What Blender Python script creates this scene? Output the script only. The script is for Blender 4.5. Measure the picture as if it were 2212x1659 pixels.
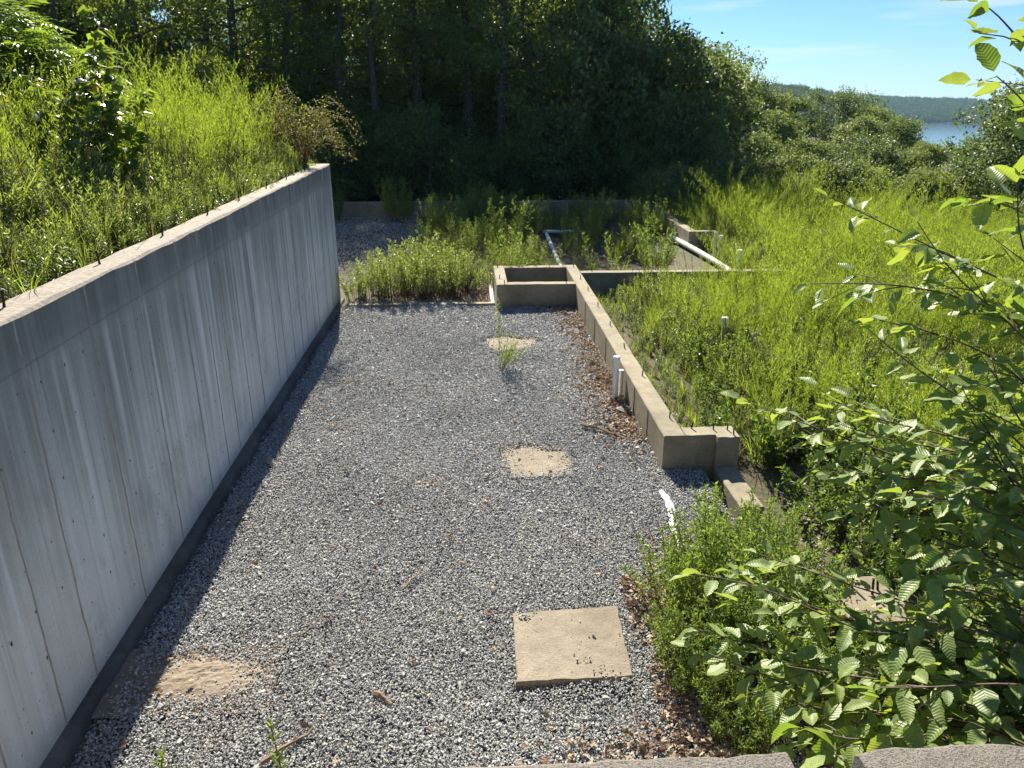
import bpy, math, random
import numpy as np
from mathutils import Vector, Matrix, noise as mnoise

for o in list(bpy.data.objects):
    bpy.data.objects.remove(o)
SC = bpy.context.scene
COL = SC.collection
R = math.radians

# ------------------------------------------------------------------ camera
cam_d = bpy.data.cameras.new('camera')
cam = bpy.data.objects.new('camera', cam_d)
COL.objects.link(cam)
cam_d.sensor_width = 36.0
cam_d.lens = 36.0 * 1637.0 / 2212.0
cam_d.clip_start = 0.05
cam_d.clip_end = 20000
cam.location = (0, 0, 4.0)
cam.rotation_euler = (R(90 - 20.64), 0, R(-2.98))
SC.camera = cam

# ------------------------------------------------------------------ sun, sky
to_sun = Vector((-0.172, 1.17, 1.0)).normalized()
elev = math.asin(to_sun.z)
azim = math.atan2(to_sun.x, to_sun.y)
sun_d = bpy.data.lights.new('sun', 'SUN')
sun_d.energy = 5.0
sun_d.angle = R(0.5)
sun_d.color = (1.0, 0.93, 0.80)
sun = bpy.data.objects.new('sun', sun_d)
COL.objects.link(sun)
sun.rotation_euler = to_sun.to_track_quat('Z', 'Y').to_euler()
sun.location = (0, 0, 60)

W = bpy.data.worlds.new('World')
SC.world = W
W.use_nodes = True
wn, wl = W.node_tree.nodes, W.node_tree.links
bg = wn['Background']
sky = wn.new('ShaderNodeTexSky')
sky.sky_type = 'NISHITA'
sky.sun_disc = False
sky.sun_elevation = elev
sky.sun_rotation = azim
sky.air_density = 1.0
sky.dust_density = 0.0
sky.ozone_density = 4.0
bg.inputs['Strength'].default_value = 0.0505
# thin cirrus wisps low over the lake, made of stretched noise on the sky direction
tc = wn.new('ShaderNodeTexCoord')
mp = wn.new('ShaderNodeMapping')
mp.inputs['Scale'].default_value = (5.0, 5.0, 60.0)
nz = wn.new('ShaderNodeTexNoise')
nz.inputs['Scale'].default_value = 1.0
nz.inputs['Detail'].default_value = 5
rp = wn.new('ShaderNodeValToRGB')
rp.color_ramp.elements[0].position = 0.54
rp.color_ramp.elements[0].color = (0, 0, 0, 1)
rp.color_ramp.elements[1].position = 0.74
rp.color_ramp.elements[1].color = (0.55, 0.55, 0.55, 1)
mx = wn.new('ShaderNodeMixRGB')
mx.inputs['Color2'].default_value = (6.6, 7.4, 8.2, 1)
wl.new(tc.outputs['Generated'], mp.inputs['Vector'])
wl.new(mp.outputs['Vector'], nz.inputs['Vector'])
wl.new(nz.outputs['Fac'], rp.inputs['Fac'])
wl.new(rp.outputs['Color'], mx.inputs['Fac'])
tint = wn.new('ShaderNodeMixRGB')      # clear late-summer blue
tint.blend_type = 'MULTIPLY'
tint.inputs['Fac'].default_value = 1.0
tint.inputs['Color2'].default_value = (0.55, 0.76, 1.0, 1)
wl.new(sky.outputs['Color'], tint.inputs['Color1'])
wl.new(tint.outputs['Color'], mx.inputs['Color1'])
wl.new(mx.outputs['Color'], bg.inputs['Color'])

SC.view_settings.view_transform = 'Standard'
SC.view_settings.look = 'None'
SC.view_settings.gamma = 1.0
SC.view_settings.use_curve_mapping = False
SC.view_settings.exposure = 1.42
SC.render.engine = 'CYCLES'
cy = SC.cycles
cy.max_bounces = 8
cy.diffuse_bounces = 4
cy.glossy_bounces = 3
cy.transmission_bounces = 6
cy.transparent_max_bounces = 8
cy.caustics_reflective = False
cy.caustics_refractive = False
cy.use_denoising = True
cy.sample_clamp_indirect = 8.0


# ------------------------------------------------------------------ materials
class NT:
    """small node-tree writer"""
    def __init__(s, name):
        s.m = bpy.data.materials.new(name)
        s.m.use_nodes = True
        s.n, s.l = s.m.node_tree.nodes, s.m.node_tree.links
        s.p = s.n['Principled BSDF']
        s.out = s.n['Material Output']

    def add(s, t, **kw):
        nd = s.n.new(t)
        for k, v in kw.items():
            if k in nd.inputs.keys() if hasattr(nd.inputs, 'keys') else False:
                s.put(nd.inputs[k], v)
            else:
                setattr(nd, k, v)
        return nd

    def put(s, sock, v):
        if hasattr(v, 'node'):
            s.l.new(v, sock)
        else:
            sock.default_value = v

    def coord(s, kind='Object', scale=(1, 1, 1)):
        c = s.n.new('ShaderNodeTexCoord')
        m = s.n.new('ShaderNodeMapping')
        m.inputs['Scale'].default_value = scale
        s.l.new(c.outputs[kind], m.inputs['Vector'])
        return m.outputs['Vector']

    def noise(s, vec, scale, detail=4, rough=0.55, out='Fac'):
        n = s.n.new('ShaderNodeTexNoise')
        n.inputs['Scale'].default_value = scale
        n.inputs['Detail'].default_value = detail
        n.inputs['Roughness'].default_value = rough
        s.l.new(vec, n.inputs['Vector'])
        return n.outputs[out]

    def ramp(s, fac, stops):
        r = s.n.new('ShaderNodeValToRGB')
        els = r.color_ramp.elements
        while len(els) < len(stops):
            els.new(0.5)
        for e, (p, c) in zip(els, stops):
            e.position = p
            e.color = (c, c, c, 1) if isinstance(c, (int, float)) else tuple(c) + (1,)
        s.l.new(fac, r.inputs['Fac'])
        return r.outputs['Color']

    def mix(s, fac, a, b, mode='MIX'):
        m = s.n.new('ShaderNodeMixRGB')
        m.blend_type = mode
        for k, v in (('Fac', fac), ('Color1', a), ('Color2', b)):
            if isinstance(v, tuple):
                v = v + (1,) if len(v) == 3 else v
            s.put(m.inputs[k], v)
        return m.outputs['Color']

    def math(s, op, a, b=0.0, clamp=False):
        m = s.n.new('ShaderNodeMath')
        m.operation = op
        m.use_clamp = clamp
        s.put(m.inputs[0], a)
        s.put(m.inputs[1], b)
        return m.outputs[0]

    def bump(s, h, strength, dist):
        b = s.n.new('ShaderNodeBump')
        b.inputs['Strength'].default_value = strength
        b.inputs['Distance'].default_value = dist
        s.l.new(h, b.inputs['Height'])
        s.l.new(b.outputs['Normal'], s.p.inputs['Normal'])
        return b.outputs['Normal']

    def xyz(s, vec):
        x = s.n.new('ShaderNodeSeparateXYZ')
        s.l.new(vec, x.inputs[0])
        return x.outputs


def mat_plain(name, col, rough=0.7, metal=0.0, nscale=20, amt=0.35):
    t = NT(name)
    v = t.coord()
    f = t.noise(v, nscale, 5)
    c = t.mix(f, tuple(x * (1 - amt) for x in col), tuple(min(1, x * (1 + amt)) for x in col))
    t.l.new(c, t.p.inputs['Base Color'])
    t.p.inputs['Roughness'].default_value = rough
    t.p.inputs['Metallic'].default_value = metal
    t.bump(f, 0.3, 0.004)
    return t.m


def mat_concrete(name, base=(0.34, 0.335, 0.32), dark=(0.20, 0.20, 0.18), pit=0.5, warm=0.0):
    t = NT(name)
    v = t.coord('Object')
    big = t.noise(v, 1.3, 5)
    fine = t.noise(v, 60 if not warm else 170, 4, 0.7)
    mid = t.noise(v, 9, 5, 0.65)
    c = t.mix(t.ramp(big, [(0.35, 0.0), (0.7, 1.0)]), dark, base)
    c = t.mix(t.ramp(mid, [(0.3, 0.45), (0.62, 0.0)]), c, tuple(0.55 * x for x in dark))
    stain = t.noise(t.coord('Object', (2.2, 2.2, .9)), 1.0, 6, 0.72)
    c = t.mix(t.ramp(stain, [(0.50, 0.0), (0.66, 0.55)]), c, tuple(0.6 * x for x in dark))
    bug = t.noise(v, 42, 2, 0.5)
    c = t.mix(t.ramp(bug, [(0.68, 0.0), (0.72, 0.6)]), c, tuple(0.35 * x for x in dark))
    c = t.mix(0.55 if not warm else 0.9, c, t.ramp(fine, [(0.25 if not warm else 0.36, 0.3), (0.5, 0.75), (0.8, 1.0)]), 'MULTIPLY')
    t.l.new(c, t.p.inputs['Base Color'])
    t.p.inputs['Roughness'].default_value = 0.9
    t.bump(t.math('ADD', fine, mid), pit, 0.006)
    return t.m


def mat_streaked(name):
    """board-poured wall with lime drips and grime running down it"""
    t = NT(name)
    v = t.coord('Object')
    s = t.xyz(v)
    hgt = t.math('DIVIDE', s[2], 2.76)
    big = t.noise(v, 0.8, 5)
    fine = t.noise(v, 70, 4, 0.7)
    st1 = t.noise(t.coord('Object', (1, 4.2, 0.10)), 1.0, 4, 0.6)
    st2 = t.noise(t.coord('Object', (1, 15.0, 0.22)), 1.0, 3, 0.6)
    st3 = t.noise(t.coord('Object', (1, 8.0, 0.16)), 1.0, 3, 0.5)
    base = t.mix(t.ramp(big, [(0.35, 0.0), (0.68, 1.0)]), (0.60, 0.585, 0.53), (0.74, 0.725, 0.66))
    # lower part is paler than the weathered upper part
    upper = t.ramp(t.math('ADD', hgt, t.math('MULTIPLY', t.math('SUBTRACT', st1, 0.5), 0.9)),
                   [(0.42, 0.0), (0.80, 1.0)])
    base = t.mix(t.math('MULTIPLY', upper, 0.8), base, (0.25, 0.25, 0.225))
    dark = t.ramp(st2, [(0.42, 1.0), (0.56, 0.0)])
    patch = t.ramp(t.noise(t.coord('Object', (1, .55, .35)), 1.0, 3), [(0.36, 0.25), (0.62, 1.0)])
    dark = t.math('MULTIPLY', dark, patch)
    dk = t.math('MULTIPLY', dark, t.ramp(hgt, [(0.05, 0.12), (0.75, 0.62)]))
    base = t.mix(dk, base, (0.17, 0.17, 0.15))
    light = t.ramp(st3, [(0.53, 0.0), (0.68, 1.0)])
    lk = t.math('MULTIPLY', light, t.ramp(hgt, [(0.0, 0.3), (0.45, 0.8), (0.84, 0.45), (0.91, 0.0)]))
    base = t.mix(lk, base, (0.80, 0.80, 0.77))
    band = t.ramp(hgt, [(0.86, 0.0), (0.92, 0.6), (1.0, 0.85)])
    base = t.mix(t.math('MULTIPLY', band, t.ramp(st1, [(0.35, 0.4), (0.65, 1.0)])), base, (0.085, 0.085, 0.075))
    blot = t.ramp(t.noise(t.coord('Object', (1, 1.6, 0.9)), 1.6, 6, 0.7), [(0.52, 0.0), (0.66, 0.45)])
    base = t.mix(blot, base, (0.30, 0.30, 0.27))
    line = t.ramp(t.math('ABSOLUTE', t.math('SUBTRACT', hgt, 0.885)), [(0.0, 0.5), (0.004, 0.0)])
    base = t.mix(line, base, (0.12, 0.12, 0.11))
    pits = t.ramp(t.noise(v, 34, 2, 0.5), [(0.70, 0.0), (0.74, 0.7)])
    base = t.mix(pits, base, (0.12, 0.12, 0.11))
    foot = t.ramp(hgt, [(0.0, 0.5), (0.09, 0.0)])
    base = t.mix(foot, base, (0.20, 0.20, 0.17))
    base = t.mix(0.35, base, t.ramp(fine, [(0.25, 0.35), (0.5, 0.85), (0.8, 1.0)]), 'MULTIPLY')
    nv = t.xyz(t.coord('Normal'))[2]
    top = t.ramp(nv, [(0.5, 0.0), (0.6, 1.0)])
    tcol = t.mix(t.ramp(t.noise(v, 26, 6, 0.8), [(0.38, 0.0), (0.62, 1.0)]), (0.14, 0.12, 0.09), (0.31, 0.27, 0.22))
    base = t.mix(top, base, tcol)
    t.l.new(base, t.p.inputs['Base Color'])
    t.p.inputs['Roughness'].default_value = 0.88
    t.bump(t.math('ADD', fine, t.math('MULTIPLY', st2, 1.0)), 0.35, 0.006)
    return t.m


def mat_leaf(name, base, trans, rough=0.45, vary=0.35, spec=0.4, tfac=0.5, yellow=0.0, brown=(0.2, 0.1, 0.03)):
    t = NT(name)
    oi = t.n.new('ShaderNodeObjectInfo').outputs['Random']
    ri = t.n.new('ShaderNodeNewGeometry').outputs['Random Per Island']
    r = t.math('FRACT', t.math('ADD', t.math('MULTIPLY', oi, 7.31), ri))
    lo = tuple(x * (1 - vary) for x in base)
    hi = tuple(x * (1 + vary) for x in base)
    c = t.mix(r, lo, hi)
    tr = t.mix(r, tuple(x * (1 - vary * .7) for x in trans), tuple(x * (1 + vary * .7) for x in trans))
    if yellow > 0:
        r2 = t.math('FRACT', t.math('MULTIPLY', t.math('ADD', ri, oi), 13.7))
        k = t.math('LESS_THAN', r2, yellow)
        c = t.mix(k, c, brown)
        tr = t.mix(k, tr, tuple(x * 1.6 for x in brown))
    t.l.new(c, t.p.inputs['Base Color'])
    t.p.inputs['Roughness'].default_value = rough
    t.p.inputs['Specular IOR Level'].default_value = spec
    tb = t.n.new('ShaderNodeBsdfTranslucent')
    t.l.new(tr, tb.inputs['Color'])
    ms = t.n.new('ShaderNodeMixShader')
    ms.inputs[0].default_value = tfac
    t.l.new(t.p.outputs[0], ms.inputs[1])
    t.l.new(tb.outputs[0], ms.inputs[2])
    t.l.new(ms.outputs[0], t.out.inputs['Surface'])
    return t.m


def mat_broadleaf(name):
    """large ribbed leaf: side veins as relief from the leaf's own UVs"""
    t = NT(name)
    uv = t.n.new('ShaderNodeUVMap').outputs[0]
    s = t.xyz(uv)
    au = t.math('ABSOLUTE', t.math('SUBTRACT', s[0], 0.5))
    k = t.math('SUBTRACT', t.math('MULTIPLY', s[1], 62.0), t.math('MULTIPLY', au, 52.0))
    wv = t.math('SINE', k)
    mid = t.ramp(au, [(0.0, 1.0), (0.035, 0.0)])
    oi = t.n.new('ShaderNodeObjectInfo').outputs['Random']
    oi = t.math('FRACT', t.math('ADD', t.math('MULTIPLY', oi, 5.3), t.n.new('ShaderNodeNewGeometry').outputs['Random Per Island']))
    c = t.mix(oi, (0.16, 0.235, 0.055), (0.30, 0.37, 0.13))
    c = t.mix(t.ramp(wv, [(0.0, 0.0), (0.97, 0.0), (1.0, 0.22)]), c, (0.20, 0.27, 0.10))
    c = t.mix(t.math('MULTIPLY', mid, 0.6), c, (0.20, 0.26, 0.09))
    blot = t.noise(uv, 9, 4)
    c = t.mix(t.ramp(blot, [(0.3, 0.4), (0.6, 0.0)]), c, (0.07, 0.12, 0.03))
    odd = t.math('LESS_THAN', t.math('FRACT', t.math('MULTIPLY', oi, 17.3)), 0.0)
    c = t.mix(odd, c, (0.20, 0.09, 0.03))
    t.l.new(c, t.p.inputs['Base Color'])
    t.p.inputs['Roughness'].default_value = 0.42
    t.p.inputs['Specular IOR Level'].default_value = 0.42
    nrm = t.bump(t.math('ADD', wv, t.math('MULTIPLY', mid, -1.2)), 0.4, 0.0008)
    tb = t.n.new('ShaderNodeBsdfTranslucent')
    tr = t.mix(oi, (0.22, 0.35, 0.03), (0.42, 0.50, 0.05))
    tr = t.mix(t.math('MULTIPLY', mid, 0.5), tr, (0.30, 0.36, 0.10))
    tr = t.mix(odd, tr, (0.40, 0.16, 0.04))
    t.l.new(tr, tb.inputs['Color'])
    t.l.new(nrm, tb.inputs['Normal'])
    ms = t.n.new('ShaderNodeMixShader')
    ms.inputs[0].default_value = 0.42
    t.l.new(t.p.outputs[0], ms.inputs[1])
    t.l.new(tb.outputs[0], ms.inputs[2])
    t.l.new(ms.outputs[0], t.out.inputs['Surface'])
    return t.m


def mat_stone(name):
    t = NT(name)
    oi = t.n.new('ShaderNodeObjectInfo').outputs['Random']
    c = t.ramp(oi, [(0.0, (0.20, 0.21, 0.22)), (0.25, (0.30, 0.31, 0.31)), (0.5, (0.38, 0.39, 0.385)),
                    (0.78, (0.46, 0.46, 0.43)), (0.93, (0.58, 0.57, 0.53)), (0.975, (0.36, 0.29, 0.20)), (1.0, (0.38, 0.25, 0.17))])
    loc = t.n.new('ShaderNodeObjectInfo').outputs['Location']
    zone = t.ramp(t.noise(loc, 0.9, 5, 0.65), [(0.54, 0.0), (0.70, 0.38)])
    c = t.mix(zone, c, (0.28, 0.215, 0.155))
    dust = t.ramp(t.noise(loc, 0.45, 3), [(0.35, 0.82), (0.65, 1.08)])
    c = t.mix(1.0, c, dust, 'MULTIPLY')
    v = t.coord('Object')
    f = t.noise(v, 2.5, 4, 0.7)
    c = t.mix(0.5, c, t.ramp(f, [(0.3, 0.6), (0.65, 1.0)]), 'MULTIPLY')
    t.l.new(c, t.p.inputs['Base Color'])
    t.p.inputs['Roughness'].default_value = 0.8
    return t.m


def mat_gravel_bed(name):
    t = NT(name)
    v = t.coord('Object')
    vo = t.n.new('ShaderNodeTexVoronoi')
    vo.inputs['Scale'].default_value = 34
    t.l.new(v, vo.inputs['Vector'])
    sep = t.n.new('ShaderNodeSeparateColor')
    t.l.new(vo.outputs['Color'], sep.inputs[0])
    c = t.ramp(sep.outputs[0], [(0.0, (0.12, 0.12, 0.12)), (0.5, (0.24, 0.24, 0.23)), (1.0, (0.42, 0.42, 0.40))])
    c = t.mix(t.ramp(vo.outputs['Distance'], [(0.25, 0.0), (0.6, 0.8)]), c, (0.03, 0.03, 0.03))
    t.l.new(c, t.p.inputs['Base Color'])
    t.p.inputs['Roughness'].default_value = 0.9
    t.bump(t.math('SUBTRACT', 1.0, vo.outputs['Distance']), 1.0, 0.02)
    return t.m


def mat_soil(name, a=(0.10, 0.075, 0.045), b=(0.05, 0.055, 0.02), c2=(0.17, 0.13, 0.085)):
    t = NT(name)
    v = t.coord('Object')
    f = t.noise(v, 0.6, 6, 0.65)
    g = t.noise(v, 14, 5, 0.7)
    c = t.mix(t.ramp(f, [(0.4, 0.0), (0.6, 1.0)]), a, b)
    c = t.mix(t.ramp(g, [(0.5, 0.0), (0.7, 0.8)]), c, c2)
    t.l.new(c, t.p.inputs['Base Color'])
    t.p.inputs['Roughness'].default_value = 0.95
    t.bump(g, 0.8, 0.03)
    return t.m


def mat_bark(name, col=(0.07, 0.06, 0.05)):
    t = NT(name)
    f = t.noise(t.coord('Object', (9, 9, 1.2)), 1.0, 5, 0.7)
    c = t.mix(f, tuple(0.5 * x for x in col), tuple(1.5 * x for x in col))
    t.l.new(c, t.p.inputs['Base Color'])
    t.p.inputs['Roughness'].default_value = 0.9
    t.bump(f, 0.7, 0.03)
    return t.m


M = dict(
    wall=mat_streaked('streaked_concrete'),
    conc=mat_concrete('weathered_concrete', (0.41, 0.35, 0.245), (0.25, 0.22, 0.14)),
    pad=mat_concrete('sandy_concrete', (0.37, 0.31, 0.225), (0.26, 0.215, 0.155), 1.2),
    footing=mat_concrete('dirty_concrete', (0.21, 0.19, 0.16), (0.10, 0.09, 0.075), 1.0),
    ledge=mat_concrete('rough_concrete', (0.44, 0.39, 0.33), (0.30, 0.265, 0.22), 1.6, 1.0),
    joint=mat_plain('joint_concrete', (0.31, 0.30, 0.28), 0.9, 0.0, 9, 0.6),
    tie=mat_plain('tie_hole_shade', (0.05, 0.048, 0.042), 0.95),
    rebar=mat_plain('rusty_steel', (0.045, 0.022, 0.016), 0.75, 0.3, 90),
    pvc=mat_plain('white_plastic', (0.78, 0.78, 0.76), 0.35, 0.0, 6, 0.05),
    pvcd=mat_plain('grimy_plastic', (0.60, 0.58, 0.52), 0.5, 0.0, 6, 0.2),
    stone=mat_stone('crushed_stone'),
    rock=mat_concrete('flat_rock', (0.36, 0.34, 0.31), (0.24, 0.22, 0.20), 0.9),
    bed=mat_gravel_bed('gravel_bed'),
    soil=mat_soil('forest_soil'),
    sand=mat_soil('sand', (0.27, 0.22, 0.165), (0.20, 0.155, 0.11), (0.33, 0.28, 0.22)),
    stick=mat_plain('dead_wood', (0.20, 0.145, 0.095), 0.9, 0.0, 30, 0.5),
    bark=mat_bark('bark'),
    bark2=mat_bark('pale_bark', (0.12, 0.105, 0.085)),
    stem=mat_plain('green_stem', (0.11, 0.12, 0.04), 0.7),
    rstem=mat_plain('reddish_stem', (0.13, 0.055, 0.03), 0.7),
    twig=mat_plain('brown_twig', (0.10, 0.065, 0.035), 0.7),
    plume=mat_leaf('feathery_leaf', (0.15, 0.215, 0.03), (0.34, 0.44, 0.035), 0.55, 0.3, 0.25, 0.55),
    plumed=mat_leaf('dry_feathery_leaf', (0.12, 0.13, 0.04), (0.24, 0.26, 0.05), 0.6, 0.4, 0.2, 0.5),
    weed=mat_leaf('weed_leaf', (0.16, 0.21, 0.065), (0.31, 0.38, 0.055), 0.36, 0.4, 0.6, 0.46),
    mug=mat_leaf('mugwort_leaf', (0.11, 0.175, 0.04), (0.26, 0.36, 0.04), 0.45, 0.4, 0.45, 0.5),
    bush=mat_leaf('bush_leaf', (0.075, 0.125, 0.03), (0.19, 0.28, 0.03), 0.4, 0.4, 0.5, 0.45),
    forest=mat_leaf('forest_leaf', (0.08, 0.135, 0.045), (0.26, 0.34, 0.04), 0.40, 0.4, 0.5, 0.48, 0.03, (0.20, 0.15, 0.03)),
    tree=mat_leaf('field_tree_leaf', (0.145, 0.185, 0.075), (0.22, 0.28, 0.05), 0.5, 0.45, 0.4, 0.45),
    tree2=mat_leaf('dark_field_tree_leaf', (0.09, 0.13, 0.05), (0.17, 0.23, 0.04), 0.5, 0.45, 0.4, 0.45),
    oak=mat_leaf('oak_leaf', (0.075, 0.12, 0.05), (0.15, 0.21, 0.04), 0.45, 0.45, 0.45, 0.43),
    far=mat_leaf('far_leaf', (0.05, 0.095, 0.03), (0.08, 0.13, 0.02), 0.6, 0.5, 0.2, 0.35),
    sumac=mat_leaf('sumac_leaf', (0.075, 0.14, 0.02), (0.24, 0.36, 0.025), 0.4, 0.3, 0.5, 0.5),
    heart=mat_leaf('heart_leaf', (0.075, 0.13, 0.035), (0.30, 0.40, 0.03), 0.28, 0.25, 0.7, 0.42, 0.02, (0.45, 0.28, 0.02)),
    rose=mat_leaf('rose_leaf', (0.10, 0.125, 0.035), (0.26, 0.28, 0.04), 0.45, 0.35, 0.4, 0.5, 0.07, (0.36, 0.17, 0.08)),
    litter=mat_leaf('dead_leaf', (0.38, 0.30, 0.21), (0.20, 0.13, 0.08), 0.7, 0.5, 0.3, 0.22, 0.3, (0.19, 0.12, 0.08)),
    alder=mat_broadleaf('ribbed_leaf'),
)


# ------------------------------------------------------------------ objects
def tag(o, label=None, cat=None, group=None, kind=None):
    if label: o['label'] = label
    if cat: o['category'] = cat
    if group: o['group'] = group
    if kind: o['kind'] = kind
    return o


def link(name, me, parent=None, loc=(0, 0, 0), rot=(0, 0, 0), scale=None):
    o = bpy.data.objects.new(name, me)
    COL.objects.link(o)
    o.location = loc
    o.rotation_euler = rot
    if scale is not None:
        o.scale = (scale,) * 3 if isinstance(scale, (int, float)) else scale
    if parent is not None:
        o.parent = parent
    return o


def thing(name, label, cat, loc=(0, 0, 0), rz=0.0, group=None, scale=None):
    return tag(link(name, None, None, loc, (0, 0, rz), scale), label, cat, group)


def copy_tree(o, loc=None, rz=None, scale=None, label=None, parent=None):
    c = o.copy()
    COL.objects.link(c)
    if parent is not None:
        c.parent = parent
    else:
        if loc is not None: c.location = loc
        if rz is not None: c.rotation_euler = (0, 0, rz)
        if scale is not None: c.scale = (scale,) * 3 if isinstance(scale, (int, float)) else scale
        if label: c['label'] = label
    for ch in list(o.children):
        copy_tree(ch, parent=c)
    return c


class MB:
    """mesh builder working on numpy blocks"""
    def __init__(s):
        s.v, s.f, s.mi, s.n = [], [], [], 0
        s.uv = None

    def add(s, v, f, mi=0):
        v = np.asarray(v, float).reshape(-1, 3)
        for q in f:
            s.f.append(tuple(int(i) + s.n for i in q))
            s.mi.append(mi)
        s.v.append(v)
        s.n += len(v)
        return s

    def box(s, x0, x1, y0, y1, z0, z1, mi=0):
        v = [(x, y, z) for z in (z0, z1) for y in (y0, y1) for x in (x0, x1)]
        return s.add(v, [(0, 2, 3, 1), (4, 5, 7, 6), (0, 1, 5, 4), (2, 6, 7, 3), (0, 4, 6, 2), (1, 3, 7, 5)], mi)

    def tube(s, pts, radii, n=5, mi=0, cap=True):
        pts = [np.asarray(p, float) for p in pts]
        vs, fs = [], []
        for i, p in enumerate(pts):
            d = pts[min(i + 1, len(pts) - 1)] - pts[max(i - 1, 0)]
            d = d / (np.linalg.norm(d) + 1e-9)
            a = np.cross(d, (0.31, 0.2, 0.93) if abs(d[2]) < 0.9 else (1, 0, 0))
            a /= np.linalg.norm(a)
            b = np.cross(d, a)
            r = radii[i] if hasattr(radii, '__len__') else radii
            for k in range(n):
                t = 2 * math.pi * k / n
                vs.append(p + r * (math.cos(t) * a + math.sin(t) * b))
        for i in range(len(pts) - 1):
            for k in range(n):
                k2 = (k + 1) % n
                fs.append((i * n + k, i * n + k2, (i + 1) * n + k2, (i + 1) * n + k))
        if cap:
            fs.append(tuple(range(n))[::-1])
            fs.append(tuple((len(pts) - 1) * n + k for k in range(n)))
        return s.add(vs, fs, mi)

    def leaves(s, pos, d, nrm, ln, wd, mi=0, fold=0.18):
        """one folded four-point leaf for every row"""
        pos, d, nrm = (np.asarray(a, float) for a in (pos, d, nrm))
        ln = np.broadcast_to(np.asarray(ln, float), (len(pos),))[:, None]
        wd = np.broadcast_to(np.asarray(wd, float), (len(pos),))[:, None]
        d = d / (np.linalg.norm(d, axis=1, keepdims=True) + 1e-9)
        sd = np.cross(d, nrm)
        sd /= (np.linalg.norm(sd, axis=1, keepdims=True) + 1e-9)
        up = np.cross(sd, d)
        m = pos + d * ln * 0.45
        v = np.stack([pos, m + sd * wd * .5 + up * wd * fold, pos + d * ln, m - sd * wd * .5 + up * wd * fold], 1).reshape(-1, 3)
        k = np.arange(len(pos)) * 4 + s.n
        for a in k.tolist():
            s.f.append((a, a + 1, a + 2))
            s.f.append((a, a + 2, a + 3))
        s.mi += [mi] * (2 * len(pos))
        s.v.append(v)
        s.n += len(v)
        return s

    def mesh(s, name, mats, smooth=False):
        me = bpy.data.meshes.new(name)
        v = np.concatenate(s.v) if s.v else np.zeros((0, 3))
        me.from_pydata(v.tolist(), [], s.f)
        for m in (mats if isinstance(mats, (list, tuple)) else [mats]):
            me.materials.append(m)
        if len(set(s.mi)) > 1:
            me.polygons.foreach_set('material_index', np.array(s.mi, np.int32))
        if smooth:
            me.polygons.foreach_set('use_smooth', np.ones(len(me.polygons), bool))
        me.update()
        return me


PROTO = bpy.data.collections.new('scatter_sources')   # never linked to the scene


def scatter(name, meshes, pts, rots, scl, seed=0):
    """instances of a few source meshes on given points, as one geometry-nodes object"""
    rng = np.random.default_rng(seed + 5)
    n = len(pts)
    me = bpy.data.meshes.new(name + '_points')
    me.vertices.add(n)
    me.vertices.foreach_set('co', np.asarray(pts, np.float32).ravel())
    a = me.attributes.new('rot', 'FLOAT_VECTOR', 'POINT')
    a.data.foreach_set('vector', np.asarray(rots, np.float32).ravel())
    a = me.attributes.new('scl', 'FLOAT_VECTOR', 'POINT')
    sc = np.asarray(scl, np.float32)
    if sc.ndim == 1:
        sc = np.repeat(sc[:, None], 3, 1)
    a.data.foreach_set('vector', sc.ravel())
    a = me.attributes.new('idx', 'INT', 'POINT')
    a.data.foreach_set('value', rng.integers(0, len(meshes), n).astype(np.int32))
    o = link(name, me)
    ng = bpy.data.node_groups.new(name + '_nodes', 'GeometryNodeTree')
    ng.interface.new_socket('Geometry', in_out='INPUT', socket_type='NodeSocketGeometry')
    ng.interface.new_socket('Geometry', in_out='OUTPUT', socket_type='NodeSocketGeometry')
    N, L = ng.nodes, ng.links
    gi, go = N.new('NodeGroupInput'), N.new('NodeGroupOutput')
    iop = N.new('GeometryNodeInstanceOnPoints')
    join = N.new('GeometryNodeJoinGeometry')
    for m in meshes:
        src = bpy.data.objects.new(m.name + '_source', m)
        PROTO.objects.link(src)
        inf = N.new('GeometryNodeObjectInfo')
        inf.inputs['Object'].default_value = src
        inf.inputs['As Instance'].default_value = True
        L.new(inf.outputs['Geometry'], join.inputs[0])
    def att(nm, tp):
        x = N.new('GeometryNodeInputNamedAttribute')
        x.data_type = tp
        x.inputs['Name'].default_value = nm
        return x.outputs['Attribute']
    L.new(gi.outputs[0], iop.inputs['Points'])
    L.new(join.outputs[0], iop.inputs['Instance'])
    iop.inputs['Pick Instance'].default_value = True
    L.new(att('idx', 'INT'), iop.inputs['Instance Index'])
    L.new(att('rot', 'FLOAT_VECTOR'), iop.inputs['Rotation'])
    L.new(att('scl', 'FLOAT_VECTOR'), iop.inputs['Scale'])
    L.new(iop.outputs[0], go.inputs[0])
    md = o.modifiers.new('scatter', 'NODES')
    md.node_group = ng
    o['kind'] = 'stuff'
    return o


def fbm(x, y, s=1.0, seed=0.0):
    return mnoise.noise((x * s + seed, y * s - seed, seed * .7)) + .5 * mnoise.noise((x * s * 2.1, y * s * 2.1, seed))


# ------------------------------------------------------------------ the ground
def face_x(y):                       # the tall wall's face is a touch skew to the gravel
    return -2.76 - 0.007 * y


def gravel_z(x, y):
    z = -0.012 * max(0.0, y - 8.0) if y < 17 else -0.108
    return z


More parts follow.
